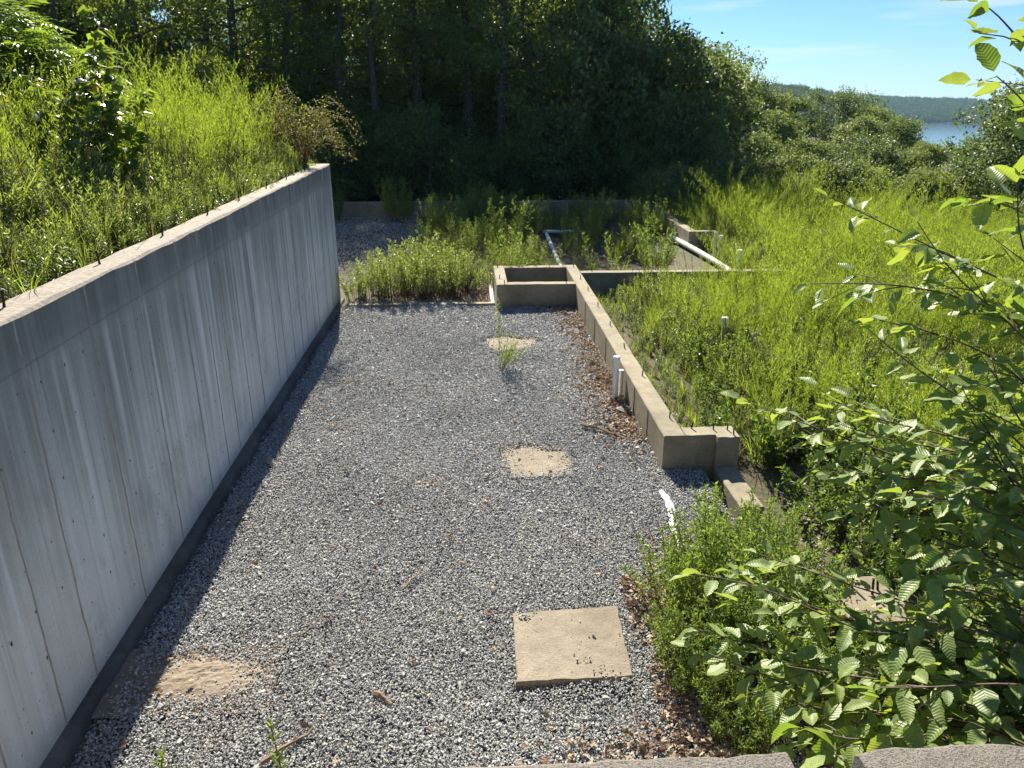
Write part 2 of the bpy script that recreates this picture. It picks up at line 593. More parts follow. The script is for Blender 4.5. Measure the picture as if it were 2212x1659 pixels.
def ground_z(x, y):
    w = x - 0.2 * y - 2.0
    z = -0.12
    if w > 6:
        q = w - 6
        z -= min(42.0, 0.05 * q + 0.0022 * q * q)
    if y > 34:
        z += 0.25 * min(1.0, (y - 34) / 8)
    if x < -8.5 and y > 14:
        z += min(6.0, 0.28 * (-8.5 - x))
    if y < 1.0 and -40 < x < 40:
        z -= 0.3
    # the dug-out corner beside the end block
    z -= 0.22 * math.exp(-(((x - 3.6) / 1.2) ** 2 + ((y - 6.3) / 1.3) ** 2))
    return z


def axis(lo, hi, fine_lo, fine_hi, step, grow=1.25):
    a = list(np.arange(fine_lo, fine_hi + 1e-6, step))
    s, x = step, fine_hi
    while x < hi:
        s *= grow
        x += s
        a.append(x)
    s, x = step, fine_lo
    while x > lo:
        s *= grow
        x -= s
        a.insert(0, x)
    return a


def sheet(name, xs, ys, zf, m, kind='structure'):
    nx = len(xs)
    v = [(x, y, zf(x, y)) for y in ys for x in xs]
    f = [(j * nx + i, j * nx + i + 1, (j + 1) * nx + i + 1, (j + 1) * nx + i)
         for j in range(len(ys) - 1) for i in range(nx - 1)]
    me = bpy.data.meshes.new(name)
    me.from_pydata(v, [], f)
    me.materials.append(m)
    me.polygons.foreach_set('use_smooth', np.ones(len(f), bool))
    o = link(name, me)
    o['kind'] = kind
    return o


sheet('ground', axis(-400, 3000, -12, 30, 1.0), axis(-60, 4000, -2, 50, 1.0), ground_z, M['soil'])
sheet('gravel_bed', axis(-7.9, 2.3, -7.9, 2.3, 0.3), np.arange(1.15, 29.0, 0.35),
      lambda x, y: gravel_z(x, y) - 0.05 + 0.008 * fbm(x, y, 1.5), M['bed'])


def bank_z(x, y):
    return 2.58 + 0.15 * max(0.0, -3.2 - x) + 0.05 * fbm(x, y, .9)


sheet('earth_bank', np.linspace(-14, -2.93, 30), np.arange(1.2, 16.4, 0.4), bank_z, M['soil'])
sheet('backfill', np.arange(-12, 8.1, 0.5), np.arange(-10, 0.9, 0.5), lambda x, y: 2.45 + 0.03 * fbm(x, y), M['soil'])

lake_t = NT('lake_water')
lv = lake_t.coord('Object')
lake_t.p.inputs['Base Color'].default_value = (0.05, 0.08, 0.11, 1)
lake_t.p.inputs['Roughness'].default_value = 0.12
lake_t.bump(lake_t.noise(lake_t.coord('Object', (0.35, 0.12, 1)), 0.3, 4), 0.03, 0.2)
me = MB().add([(200, 500, -40), (3500, 500, -40), (3500, 3600, -40), (200, 3600, -40)], [(0, 1, 2, 3)]).mesh('lake', lake_t.m)
link('lake', me)['kind'] = 'structure'


# the far shore: two wooded ridges
def ridge(name, az0, az1, d0, d1, top, base, seed):
    na, nd = 90, 12
    v, f = [], []
    for j in range(nd):
        u = j / (nd - 1)
        for i in range(na):
            a = R(az0 + (az1 - az0) * i / (na - 1))
            d = d0 + (d1 - d0) * u
            h = base + (top(math.degrees(a)) - base) * (math.sin(u * math.pi * .5) ** 1.0) * (1 if u < .95 else .9)
            h += 3.0 * mnoise.noise((a * 60, u * 4, seed))
            v.append((d * math.sin(a), d * math.cos(a), h if j else base - 4))
    for j in range(nd - 1):
        for i in range(na - 1):
            f.append((j * na + i, j * na + i + 1, (j + 1) * na + i + 1, (j + 1) * na + i))
    me = bpy.data.meshes.new(name)
    me.from_pydata(v, [], f)
    me.materials.append(M['soil'])
    o = link(name, me)
    o['kind'] = 'structure'
    return v, nd, na


def interp(tab):
    xs, ys = [t[0] for t in tab], [t[1] for t in tab]
    return lambda a: float(np.interp(a, xs, ys))


near_pts = ridge('hill', 12, 29.5, 760, 1050, interp([(12, 8), (20, 12), (21.4, 11), (23, 8), (25, 1), (26.5, -6), (28, -18), (29.5, -38)]), -38, 1.0)
far_pts = ridge('hill', 20, 60, 1760, 2300, interp([(20, 8), (25, 8), (27, 1), (28.5, -3), (31, -6), (34, -10), (36, -12), (60, -6)]), -39, 3.0)


# ------------------------------------------------------------------ plants: meshes
def rand_unit(rng, n):
    v = rng.normal(size=(n, 3))
    return v / np.linalg.norm(v, axis=1, keepdims=True)


def plume_mesh(name, seed, h, mats, nb=26, per=16, spread=.33, leaf=(.035, .007), lean=.15, low=.2, stems=1, steep=(28, 55), align=.75):
    """tall weed: stem, rising side branches, all clothed in narrow leaves"""
    rng = np.random.default_rng(seed)
    mb = MB()
    for q in range(stems):
        base = np.array([rng.normal() * .05, rng.normal() * .05, 0]) * (stems > 1)
        la = rng.uniform(0, 6.28)
        ln = lean * rng.uniform(.3, 1.3) * (1 + .6 * (stems > 1))
        hh = h * rng.uniform(.78, 1.05)
        ax = lambda t: base + np.array([math.cos(la) * ln * t ** 1.8 * hh, math.sin(la) * ln * t ** 1.8 * hh, hh * t])
        mb.tube([ax(t) for t in np.linspace(0, 1, 7)], np.linspace(.006, .0015, 7), 3, 1, False)
        P, D = [], []
        for b in range(nb):
            t = low + (1 - low) * (b + rng.random()) / nb
            p0 = ax(t)
            az = b * 2.4 + rng.normal() * .4
            L = spread * (1.12 - t) ** .8 * hh * rng.uniform(.6, 1.15)
            ang = R(rng.uniform(*steep))
            d = np.array([math.cos(az) * math.sin(ang), math.sin(az) * math.sin(ang), math.cos(ang)])
            k = max(4, int(per * L / (spread * hh) + 3))
            s = (np.arange(k) + .5) / k
            pts = p0 + d * (s[:, None] * L) + np.array([0, 0, 1.0]) * (s[:, None] ** 2 * L * .18)
            P.append(pts)
            D.append(np.repeat(d[None], k, 0))
            e = p0 + d * L + np.array([0, 0, L * .18])
            mb.add([p0, p0 + (0.0025, 0, 0), e], [(0, 1, 2)], 1)
        k = 26
        ts = np.linspace(low * .6, 1.0, k)
        P.append(np.array([ax(t) for t in ts]))
        D.append(np.repeat(np.array([[0, 0, 1.0]]), k, 0))
        P, D = np.concatenate(P), np.concatenate(D)
        r = rand_unit(rng, len(P))
        dd = D * align + r * (1.5 - align)
        mb.leaves(P, dd, rand_unit(rng, len(P)), leaf[0] * rng.uniform(.6, 1.4, len(P)), leaf[1] * rng.uniform(.7, 1.3, len(P)), 0)
    return mb.mesh(name, mats)


def leafy_stalk_mesh(name, seed, h, mats, n=60, leaf=(.065, .014), stems=3, side=0):
    """knee-high weed: a few stems closely set with lance-shaped leaves"""
    rng = np.random.default_rng(seed)
    mb = MB()
    for q in range(stems):
        b = np.array([rng.normal() * .06, rng.normal() * .06, 0])
        la, ln = rng.uniform(0, 6.28), rng.uniform(.02, .28)
        hh = h * rng.uniform(.65, 1.1)
        ax = lambda t: b + np.array([math.cos(la) * ln * t ** 1.5 * hh, math.sin(la) * ln * t ** 1.5 * hh, hh * t])
        mb.tube([ax(t) for t in np.linspace(0, 1, 5)], np.linspace(.005, .002, 5), 3, 1, False)
        t = .12 + .88 * (np.arange(n) + rng.random(n)) / n
        P = np.array([ax(x) for x in t])
        az = np.arange(n) * 2.4 + rng.normal(size=n) * .3
        up = .25 + 1.0 * t ** 2 + rng.normal(size=n) * .25
        D = np.stack([np.cos(az), np.sin(az), up], 1)
        N = np.stack([-np.cos(az) * .5, -np.sin(az) * .5, np.ones(n)], 1) + rng.normal(size=(n, 3)) * .3
        L = leaf[0] * (1.15 - .55 * t) * rng.uniform(.7, 1.25, n)
        mb.leaves(P, D, N, L, leaf[1] * rng.uniform(.7, 1.2, n), 0)
    return mb.mesh(name, mats)


def clump_meshes(name, seed, h, r, ml, ms, stems=16, nb=11, per=9, leaf=(.035, .012), low=.25, up=.9):
    """bushy many-stemmed weed: separate stem and foliage meshes"""
    rng = np.random.default_rng(seed)
    st, fo = MB(), MB()
    P, D = [], []
    for q in range(stems):
        a = rng.uniform(0, 6.28)
        rr = r * math.sqrt(rng.random()) * .55
        b = np.array([math.cos(a) * rr, math.sin(a) * rr, 0])
        ln = rng.uniform(.1, .55) * r
        hh = h * rng.uniform(.42, 1.18) * (1 - .2 * rr / r)
        ax = lambda t: b + np.array([math.cos(a) * ln * t ** 1.4, math.sin(a) * ln * t ** 1.4, hh * t])
        st.tube([ax(t) for t in np.linspace(0, 1, 5)], np.linspace(.007, .002, 5), 3, 0, False)
        for k in range(nb):
            t = low + (1 - low) * (k + rng.random()) / nb
            p0 = ax(t)
            az = k * 2.4 + rng.normal() * .5
            L = h * .2 * (1.15 - t) * rng.uniform(.6, 1.3) + .03
            d = np.array([math.cos(az) * .7, math.sin(az) * .7, up])
            d /= np.linalg.norm(d)
            s = (np.arange(per) + .4) / per
            P.append(p0 + d * (s[:, None] * L))
            D.append(np.repeat(d[None], per, 0))
            st.add([p0, p0 + (.003, 0, 0), p0 + d * L], [(0, 1, 2)])
        ts = np.linspace(low * .8, 1, 12)
        P.append(np.array([ax(t) for t in ts]))
        D.append(np.repeat(np.array([[0, 0, 1.]]), 12, 0))
    P, D = np.concatenate(P), np.concatenate(D)
    n = len(P)
    fo.leaves(P, D * .6 + rand_unit(rng, n) * .8, rand_unit(rng, n) + (0, 0, .7), leaf[0] * rng.uniform(.6, 1.4, n), leaf[1] * rng.uniform(.7, 1.3, n))
    return st.mesh(name + '_stems', ms), fo.mesh(name + '_foliage', ml)


def tree_meshes(name, seed, h, r, base, ml, mbark, nleaf, leaf=.16, nlimb=16, clump=.75, trunk=.16, prof=None, droop=.25, gap=0.0, stems=1, even=.25):
    rng = np.random.default_rng(seed)
    tr, fo = MB(), MB()
    cents, wts = [], []
    for q in range(stems):
        off = np.array([rng.normal() * .25, rng.normal() * .25, 0]) * (stems > 1)
        wob = rng.normal(size=(8, 2)) * .085 * h / 8
        la, ln = rng.uniform(0, 6.28), rng.uniform(.02, .12) * (1 + 2 * (stems > 1))
        def ax(t):
            w = np.array([np.interp(t * 7, range(8), wob[:, 0]), np.interp(t * 7, range(8), wob[:, 1])])
            return off + np.array([w[0] + math.cos(la) * ln * t * h * .5, w[1] + math.sin(la) * ln * t * h * .5, t * h * .93])
        ts = np.linspace(0, 1, 10)
        tr.tube([ax(t) - np.array([0, 0, .3]) * (t == 0) for t in ts], trunk * (1.05 - ts) ** .8 + .012, 8, 0, False)
        for k in range(nlimb):
            t = base + (1 - base) * (k + rng.random()) / nlimb * .97
            p0 = ax(t)
            u = (t - base) / (1 - base)
            pr = prof(u) if prof else math.sin(math.pi * min(1, .18 + .82 * u)) ** .6
            L = r * pr * rng.uniform(.9 - even, .9 + even)
            az = k * 2.4 + rng.normal() * .5
            rise = rng.uniform(.15, .75)
            d = np.array([math.cos(az), math.sin(az), rise])
            pts = [p0 + d * L * s + np.array([0, 0, -droop * L * s * s]) for s in (0, .33, .66, 1)]
            tr.tube(pts, np.array([.35, .22, .13, .05]) * trunk * (1.2 - t) + .006, 4, 0, False)
            for s in (.45, .7, .95, 1.05):
                p = pts[0] + d * L * s + np.array([0, 0, -droop * L * s * s])
                c = p + rng.normal(size=3) * np.array([.22, .22, .16]) * L
                cents.append(c)
                wts.append(.5 + s * rng.uniform(.3, 1.2))
                if s > .6 and rng.random() < .6:
                    tr.tube([pts[1], (pts[1] + c) / 2 + rng.normal(size=3) * .06, c], [.012, .009, .004], 3, 0, False)
        cents.append(ax(1.0)); wts.append(1.0)
    cents, wts = np.array(cents), np.array(wts)
    keep = rng.random(len(cents)) > gap
    cents, wts = cents[keep], wts[keep]
    idx = rng.choice(len(cents), nleaf, p=wts / wts.sum())
    size = clump * rng.uniform(.6, 1.3, len(cents))
    g = rng.normal(size=(nleaf, 3)) * np.array([1, 1, .62])
    g *= np.minimum(1, 1.6 / np.linalg.norm(g, axis=1, keepdims=True))
    P = cents[idx] + g * size[idx][:, None] * .62
    P[:, 2] = np.maximum(P[:, 2], .05)
    D = rand_unit(rng, nleaf) + np.array([0, 0, -.35])
    N = rand_unit(rng, nleaf) * .8 + np.array([0, 0, .8])
    fo.leaves(P, D, N, leaf * rng.uniform(.6, 1.35, nleaf), leaf * .55 * rng.uniform(.7, 1.3, nleaf), 0, .15)
    return tr.mesh(name + '_trunk', mbark), fo.mesh(name + '_crown', ml)


def put(name, label, cat, parts, loc, rz=0, scale=1.0, group=None, names=('stems', 'foliage')):
    t = thing(name, label, cat, loc, rz, group, scale)
    for nm, me in zip(names, parts):
        link(nm, me, t)
    return t


# ------------------------------------------------------------------ tall retaining wall on the left
def skew_box(mb, y0, y1, xo0, xo1, z0, z1, mi=0):
    v = [(face_x(y) + xo, y, z) for z in (z0, z1) for y in (y0, y1) for xo in (xo0, xo1)]
    mb.add(v, [(0, 2, 3, 1), (4, 5, 7, 6), (0, 1, 5, 4), (2, 6, 7, 3), (0, 4, 6, 2), (1, 3, 7, 5)], mi)


def bevel(o, w=.012, seg=2):
    b = o.modifiers.new('edge', 'BEVEL')
    b.width = w
    b.segments = seg
    b.limit_method = 'ANGLE'
    return o


rng0 = np.random.default_rng(11)
WT = 2.76
wall = thing('retaining_wall', 'tall streaked grey concrete retaining wall with bank of weeds behind it', 'wall')
mb = MB()
n = 60                               # the face is a strip of short pours so the top edge can be chipped
ys = np.linspace(1.13, 16.2, n)
tops = WT + rng0.normal(size=n) * .004
v, f = [], []
for i, y in enumerate(ys):
    fx = face_x(y)
    c = .012 + abs(rng0.normal()) * .008
    v += [(fx, y, -.2), (fx, y, tops[i] - c), (fx - c, y, tops[i]), (fx - .27, y, tops[i] - .004), (fx - .27, y, -.2)]
for i in range(n - 1):
    for k in range(4):
        f.append((i * 5 + k, i * 5 + k + 5, i * 5 + k + 6, i * 5 + k + 1))
f.append((0, 1, 2, 3, 4))
f.append(tuple((n - 1) * 5 + k for k in (4, 3, 2, 1, 0)))
mb.add(v, f)
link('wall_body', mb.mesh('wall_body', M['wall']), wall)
mb = MB()
mb.box(-9.0, face_x(16.2) - .273, 15.95, 16.2, -.2, WT - .003)
link('wall_return', mb.mesh('wall_return', M['wall']), wall)
mb = MB()
fy = np.linspace(1.2, 16.25, 90)
fo = np.array([.10 + .03 * fbm(0, y, 1.3, 4.) + .012 * rng0.normal() for y in fy])
v, f = [], []
for i, y in enumerate(fy):
    z = gravel_z(0, y)
    v += [(face_x(y) - .01, y, z + .055), (face_x(y) + fo[i] - .03, y, z + .045 + .006 * rng0.normal()), (face_x(y) + fo[i], y, z - .06)]
for i in range(89):
    for k in (0, 1):
        f.append((i * 3 + k, i * 3 + k + 1, i * 3 + k + 4, i * 3 + k + 3))
link('footing', mb.add(v, f).mesh('footing', M['footing']), wall)
# form joints: thin fins of cement squeezed between the form panels
seam_y, y = [], 2.6
while y < 16:
    seam_y.append(y)
    y += float(rng0.choice([.61, .61, .91, .46]))
for y in seam_y:
    mb = MB()
    zz = np.linspace(.03, WT - .02, 26)
    w = .005 + .004 * rng0.random(26)
    v, f = [], []
    for i, z in enumerate(zz):
        yy = y + .004 * rng0.normal()
        fx = face_x(y)
        v += [(fx - .001, yy - w[i], z), (fx + .007 + .004 * rng0.random(), yy, z), (fx - .001, yy + w[i], z)]
    for i in range(25):
        f += [(i * 3, i * 3 + 1, i * 3 + 4, i * 3 + 3), (i * 3 + 1, i * 3 + 2, i * 3 + 5, i * 3 + 4)]
    link('form_joint', mb.add(v, f).mesh('form_joint', M['joint']), wall)
mb = MB()                            # form-tie holes: flat ragged patches in a loose grid, pit shade put into their colour
for y in np.arange(2.9, 16.1, .305):
    for z in (.3, .62, .95, 1.27, 1.6, 1.95, 2.3):
        if rng0.random() < .3: continue
        yy, zz = y + rng0.normal() * .02, z + rng0.normal() * .012
        fx = face_x(yy) + .0025
        k = 7
        ang = np.linspace(0, 2 * math.pi, k, endpoint=False)
        rr = rng0.uniform(.005, .014) * rng0.uniform(.6, 1.3, k)
        v = [(fx, yy + r * math.cos(a) * .7, zz + r * math.sin(a) * rng0.uniform(1.0, 1.5)) for r, a in zip(rr, ang)]
        mb.add(v, [tuple(range(k))])
t = link('tie_holes', mb.mesh('tie_holes', M['tie']), wall)
t['kind'] = 'stuff'


def rebar_mesh(h=.11, r=.0085):
    mb = MB()
    zs = np.linspace(-.03, h, 9)
    mb.tube([(0, 0, z) for z in zs], [r * (1.0 if i % 2 else 1.18) for i in range(9)], 8)
    return mb.mesh('rebar_stub', M['rebar'])


RB = rebar_mesh()
RBL = rebar_mesh(.085, .008)
for y in (4.85, 6.2, 7.56, 8.94, 10.24, 11.68, 13.05, 14.56):
    link('rebar_stub', RB, wall, (face_x(y) - .19, y, WT), (rng0.normal() * .06, rng0.normal() * .06, 0))

# ------------------------------------------------------------------ low foundation wall, end block and box
LT = 0.42
low = thing('foundation_wall', 'low concrete foundation wall beside the gravel with end block and open box', 'wall')


def strip_wall(parent, name, mat, pts_l, th, z0f, top, m=30, chips=.004):
    """straight low wall from a to b, chamfered, its top slightly uneven"""
    (ax_, ay_), (bx_, by_) = pts_l
    d = np.array([bx_ - ax_, by_ - ay_]); L = np.linalg.norm(d); d /= L
    nrm = np.array([d[1], -d[0]])
    v, f = [], []
    for i in range(m):
        p = np.array([ax_, ay_]) + d * L * i / (m - 1)
        c = .010 + abs(rng0.normal()) * chips
        c2 = .010 + abs(rng0.normal()) * chips
        zt = top + rng0.normal() * .002
        z0 = z0f(p[0], p[1]) - .35
        prof = [(0, z0), (0, zt - c), (c, zt), (th - c2, zt), (th, zt - c2), (th, z0)]
        for o_, z in prof:
            q = p + nrm * o_
            v.append((q[0], q[1], z))
    for i in range(m - 1):
        for k in range(5):
            f.append((i * 6 + k, i * 6 + k + 1, i * 6 + k + 7, i * 6 + k + 6))
    f.append((5, 4, 3, 2, 1, 0))
    f.append(tuple((m - 1) * 6 + k for k in range(6)))
    return link(name, MB().add(v, f).mesh(name, mat), parent)


strip_wall(low, 'wall_run', M['conc'], ((2.13, 7.73), (2.115, 17.2)), .25, gravel_z, LT, 40)
strip_wall(low, 'end_block', M['conc'], ((2.3815, 7.98), (2.722, 7.98)), .25, gravel_z, LT - .003, 6)
strip_wall(low, 'pilaster', M['conc'], ((2.723, 7.985), (2.98, 7.985)), .335, gravel_z, LT - .001, 6, .006)
strip_wall(low, 'box_side', M['conc'], ((.48, 15.30), (.47, 17.2)), .235, gravel_z, LT - .004, 8)
strip_wall(low, 'box_front', M['conc'], ((.716, 15.55), (2.117, 15.55)), .25, gravel_z, LT - .006, 8)
strip_wall(low, 'box_back', M['conc'], ((.708, 17.2), (2.1125, 17.2)), .25, gravel_z, LT - .006, 8)
strip_wall(low, 'cross_wall', M['conc'], ((2.3685, 16.56), (6.9, 16.56)), .24, lambda x, y: -.5, LT - .003, 12)
for y in (8.55, 9.35, 10.55, 11.6, 12.75, 13.9):
    mb = MB()
    fx = 2.13 - .0016 * (y - 7.73)
    zz = np.linspace(-.1, LT - .02, 8)
    v, f = [], []
    for i, z in enumerate(zz):
        v += [(fx + .001, y - .006, z), (fx - .006 - .003 * rng0.random(), y + .003 * rng0.normal(), z), (fx + .001, y + .006, z)]
    for i in range(7):
        f += [(i * 3, i * 3 + 3, i * 3 + 4, i * 3 + 1), (i * 3 + 1, i * 3 + 4, i * 3 + 5, i * 3 + 2)]
    link('form_joint', mb.add(v, f).mesh('form_joint', M['conc']), low)
mb = MB()
mb.add([(2.50, 7.731, -.1), (2.507, 7.723, -.1), (2.514, 7.731, -.1), (2.506, 7.731, LT - .03), (2.512, 7.723, LT - .03), (2.519, 7.731, LT - .03)],
       [(0, 1, 4, 3), (1, 2, 5, 4)])
link('form_joint', mb.mesh('form_joint', M['conc']), low)
for x, y in ((2.27, 15.7), (2.285, 14.7), (2.285, 13.46), (2.29, 12.19), (2.3, 10.97), (2.305, 9.72), (2.32, 8.24), (2.5, 7.93), (2.74, 7.88),
             (2.90, 7.87), (2.93, 7.73), (.55, 17.03), (.56, 15.89), (.645, 15.39), (1.93, 15.40), (2.28, 16.94), (2.63, 16.5)):
    link('rebar_stub', RBL, low, (x, y, LT - .004), (rng0.normal() * .05, rng0.normal() * .05, 0))

stub = thing('footing_curb', 'short concrete footing curb running out below the end block', 'curb', (0, 0, 0))
strip_wall(stub, 'curb_body', M['conc'], ((2.71, 6.72), (2.71, 7.64)), .25, lambda x, y: -.2, .06, 8)
o = thing('buried_slab', 'half-hidden concrete slab with four rebar stubs among the alder leaves', 'slab')
strip_wall(o, 'slab_body', M['conc'], ((3.02, 5.0), (3.02, 5.62)), .62, lambda x, y: -.1, -.04, 6)
for x, y in ((3.22, 5.55), (3.29, 5.47), (3.42, 5.36), (3.50, 5.42)):
    link('rebar_stub', rebar_mesh(.16, .010), o, (x, y, -.045), (rng0.normal() * .05, rng0.normal() * .08, 0))

far_w = thing('foundation_wall', 'long low concrete foundation wall crossing in the shade at the foot of the wood', 'wall')
strip_wall(far_w, 'wall_run', M['conc'], ((-7.9, 28.75), (6.3, 28.75)), .25, lambda x, y: -.2, .45, 30)
side_w = thing('foundation_wall', 'short low concrete wall with squared corner deep in the weeds beside white pipe', 'wall')
strip_wall(side_w, 'wall_run', M['conc'], ((6.23, 21.65), (6.3, 28.48)), .25, lambda x, y: -.2, .42, 16)
strip_wall(side_w, 'wall_return', M['conc'], ((6.4825, 21.9), (7.05, 21.9)), .25, lambda x, y: -.2, .417, 6)
for x, y in ((6.36, 22.0), (6.37, 23.4), (6.9, 21.78)):
    link('rebar_stub', RBL, side_w, (x, y, .415))
curb = thing('concrete_curb', 'thin flush concrete strip between weed row and open box', 'curb')
strip_wall(curb, 'curb_body', M['conc'], ((-2.6, 15.72), (.44, 15.72)), .16, lambda x, y: -.1, -.045, 10)

# the wall below the photographer
near = thing('parapet_wall', 'rough concrete wall top at the bottom edge of the view with a beam pocket', 'wall')
def rough_block(parent, nm, x0, x1, y0, y1, z0, z1, seed):
    nx = max(4, int((x1 - x0) / .04)); r = np.random.default_rng(seed)
    v, f = [], []
    for i in range(nx):
        x = x0 + (x1 - x0) * i / (nx - 1)
        e = .006 + abs(r.normal()) * .004
        zt = z1 + r.normal() * .002
        prof = [(y0, z0), (y0, zt - .01), (y0 + .01, zt), ((y0 + y1) / 2, zt + r.normal() * .002), (y1 - e * 1.2, zt - .002), (y1 - .003 * abs(r.normal()), zt - e), (y1, z0)]
        v += [(x, a, b) for a, b in prof]
    k = len(prof)
    for i in range(nx - 1):
        for j in range(k - 1):
            f.append((i * k + j, i * k + j + 1, (i + 1) * k + j + 1, (i + 1) * k + j))
    f.append(tuple(range(k))[::-1])
    f.append(tuple((nx - 1) * k + j for j in range(k)))
    return link(nm, MB().add(v, f).mesh(nm, M['ledge']), parent)
rough_block(near, 'wall_run', -2.70, .62, .86, 1.155, -.3, WT - .005, 1)
rough_block(near, 'pocket_sill', .6205, .7595, .86, 1.11, -.3, WT - .26, 2)
rough_block(near, 'wall_run', 
            .76, 4.2, .86, 1.145, -.3, WT + .004, 3)


# ------------------------------------------------------------------ pads, pipes, loose things
def slab_mesh(corners, z0, z1, mat, jag=.004, seed=0):
    r = np.random.default_rng(seed)
    ring = []
    for (a, b) in zip(corners, corners[1:] + corners[:1]):
        for s in np.linspace(0, 1, 12, endpoint=False):
            ring.append((a[0] + (b[0] - a[0]) * s + r.normal() * jag, a[1] + (b[1] - a[1]) * s + r.normal() * jag))
    k = len(ring)
    cx, cy = np.mean([p[0] for p in ring]), np.mean([p[1] for p in ring])
    v = [(x, y, z0) for x, y in ring] + [(x, y, z1 - .008) for x, y in ring] + \
        [(cx + (x - cx) * .985, cy + (y - cy) * .985, z1 + r.normal() * .001) for x, y in ring] + [(cx, cy, z1 + .002)]
    f = []
    for i in range(k):
        j = (i + 1) % k
        f += [(i, j, k + j, k + i), (k + i, k + j, 2 * k + j, 2 * k + i), (2 * k + i, 2 * k + j, 3 * k)]
    return MB().add(v, f).mesh('concrete_pad', mat)


P1 = [(.275, 5.16), (.265, 4.37), (1.115, 4.385), (1.15, 5.21)]
tag(link('concrete_pad', slab_mesh(P1, -.03, .045, M['pad'], .004, 1)), 'square tan concrete footing pad fully exposed nearest the parapet', 'pad', 'column footing pads in the gravel')
P2 = [(.30, 7.66), (1.12, 7.66), (1.12, 8.5), (.30, 8.5)]
tag(link('concrete_pad', slab_mesh(P2, -.1, -.022, M['pad'], .004, 2)), 'tan footing pad half buried to a round patch in mid gravel', 'pad', 'column footing pads in the gravel')
P3 = [(.22, 12.35), (1.12, 12.35), (1.12, 13.3), (.22, 13.3)]
tag(link('concrete_pad', slab_mesh(P3, -.12, gravel_z(0, 12.8) - .022, M['pad'], .004, 3)), 'farthest tan footing pad behind the lone thin weed', 'pad', 'column footing pads in the gravel')


def pipe_mesh(pts, r, n=14):
    return MB().tube(pts, r, n).mesh('pipe', M['pvc'], False)


def pipe(label, pts, r, mat='pvc', cap=None, name='drain_pipe'):
    mb = MB().tube(pts, r, 16)
    me_ = mb.mesh('pipe_body', M[mat])
    t = thing(name, label, 'pipe', pts[0])
    o = link('pipe_body', me_, t, tuple(-x for x in pts[0]))
    if cap:
        d = np.array(pts[-1], float) - np.array(pts[-2], float); d /= np.linalg.norm(d)
        p = np.array(pts[-1], float)
        link('pipe_cap', MB().tube([p - d * cap, p - d * cap * .2, p + d * .012], [r * 1.22, r * 1.22, r * 1.05], 16).mesh('pipe_cap', M[mat]), t, tuple(-x for x in pts[0]))
    return t


pipe('long white plastic pipe lying behind the open concrete box', [(2.20, 17.6, .02), (2.24, 20.5, .03), (2.33, 24.0, .02)], .055)
pipe('white plastic pipe lying crosswise at the far end of another pipe', [(2.22, 24.15, .05), (3.9, 24.0, .05)], .05, cap=.12)
pipe('curved white plastic pipe lying in weeds past the cross wall', [(6.34, 17.2, -.02), (6.36, 19.2, .0), (6.25, 21.0, .02), (6.12, 23.0, .02)], .075)
pipe('white upright standpipe nearest the cross wall in the weeds', [(6.62, 18.43, -.3), (6.62, 18.43, .48)], .055, cap=.08, name='standpipe')
pipe('white capped standpipe just in front of the squared corner wall', [(6.93, 20.9, -.3), (6.93, 20.9, .42)], .055, cap=.08, name='standpipe')
pipe('slim white standpipe left beside the capped one at corner wall', [(6.72, 20.7, -.3), (6.70, 20.75, .55)], .035, name='standpipe')
pipe('white upright pipe capped and standing against the long low wall', [(1.985, 9.95, -.1), (1.985, 9.95, .62)], .042, cap=.03, name='standpipe')
pipe('grimy shorter pipe tucked between white upright pipe and low wall', [(2.075, 10.03, -.1), (2.075, 10.03, .40)], .035, 'pvcd', name='standpipe')
pipe('white vent pipe with wide cap rising out of the bushes', [(4.18, 12.0, -.3), (4.18, 12.0, .58)], .05, cap=.06, name='vent_pipe')
pipe('white pipe end buried in gravel along side of the open box', [(.405, 15.6, -.08), (.40, 17.5, -.03)], .045)
# torn white sheet edge in the gravel by the near weeds
rs = np.random.default_rng(4)
v, f = [], []
ss = np.linspace(0, 1, 16)
for i, s in enumerate(ss):
    x = 1.985 - .06 * s + .03 * math.sin(s * 5); y = 7.15 - 1.15 * s
    w = .035 * (.5 + .8 * math.sin(math.pi * min(1, s * 1.1 + .05))) * rs.uniform(.7, 1.3)
    z = .035 + .015 * math.sin(s * 9)
    v += [(x - w, y, z), (x, y, z + .022), (x + w, y + .02, z - .002), (x, y, z - .02)]
for i in range(15):
    for k in range(4):
        f.append((i * 4 + k, i * 4 + (k + 1) % 4, i * 4 + 4 + (k + 1) % 4, i * 4 + 4 + k))
f += [(3, 2, 1, 0), (60, 61, 62, 63)]
tag(link('plastic_strip', MB().add(v, f).mesh('plastic_strip', M['pvc'])), 'crumpled white plastic strip on gravel by the near green weeds', 'strip')


def hull_mesh(name, seed, n, squash, mat):
    import bmesh
    r = np.random.default_rng(seed)
    p = rand_unit(r, n) * r.uniform(.75, 1.0, (n, 1)) * np.array(squash)
    bm = bmesh.new()
    for q in p: bm.verts.new(q)
    res = bmesh.ops.convex_hull(bm, input=bm.verts)
    bmesh.ops.delete(bm, geom=[g for g in bm.verts if not g.link_faces], context='VERTS')
    me_ = bpy.data.meshes.new(name)
    bm.to_mesh(me_); bm.free()
    me_.materials.append(mat)
    return me_


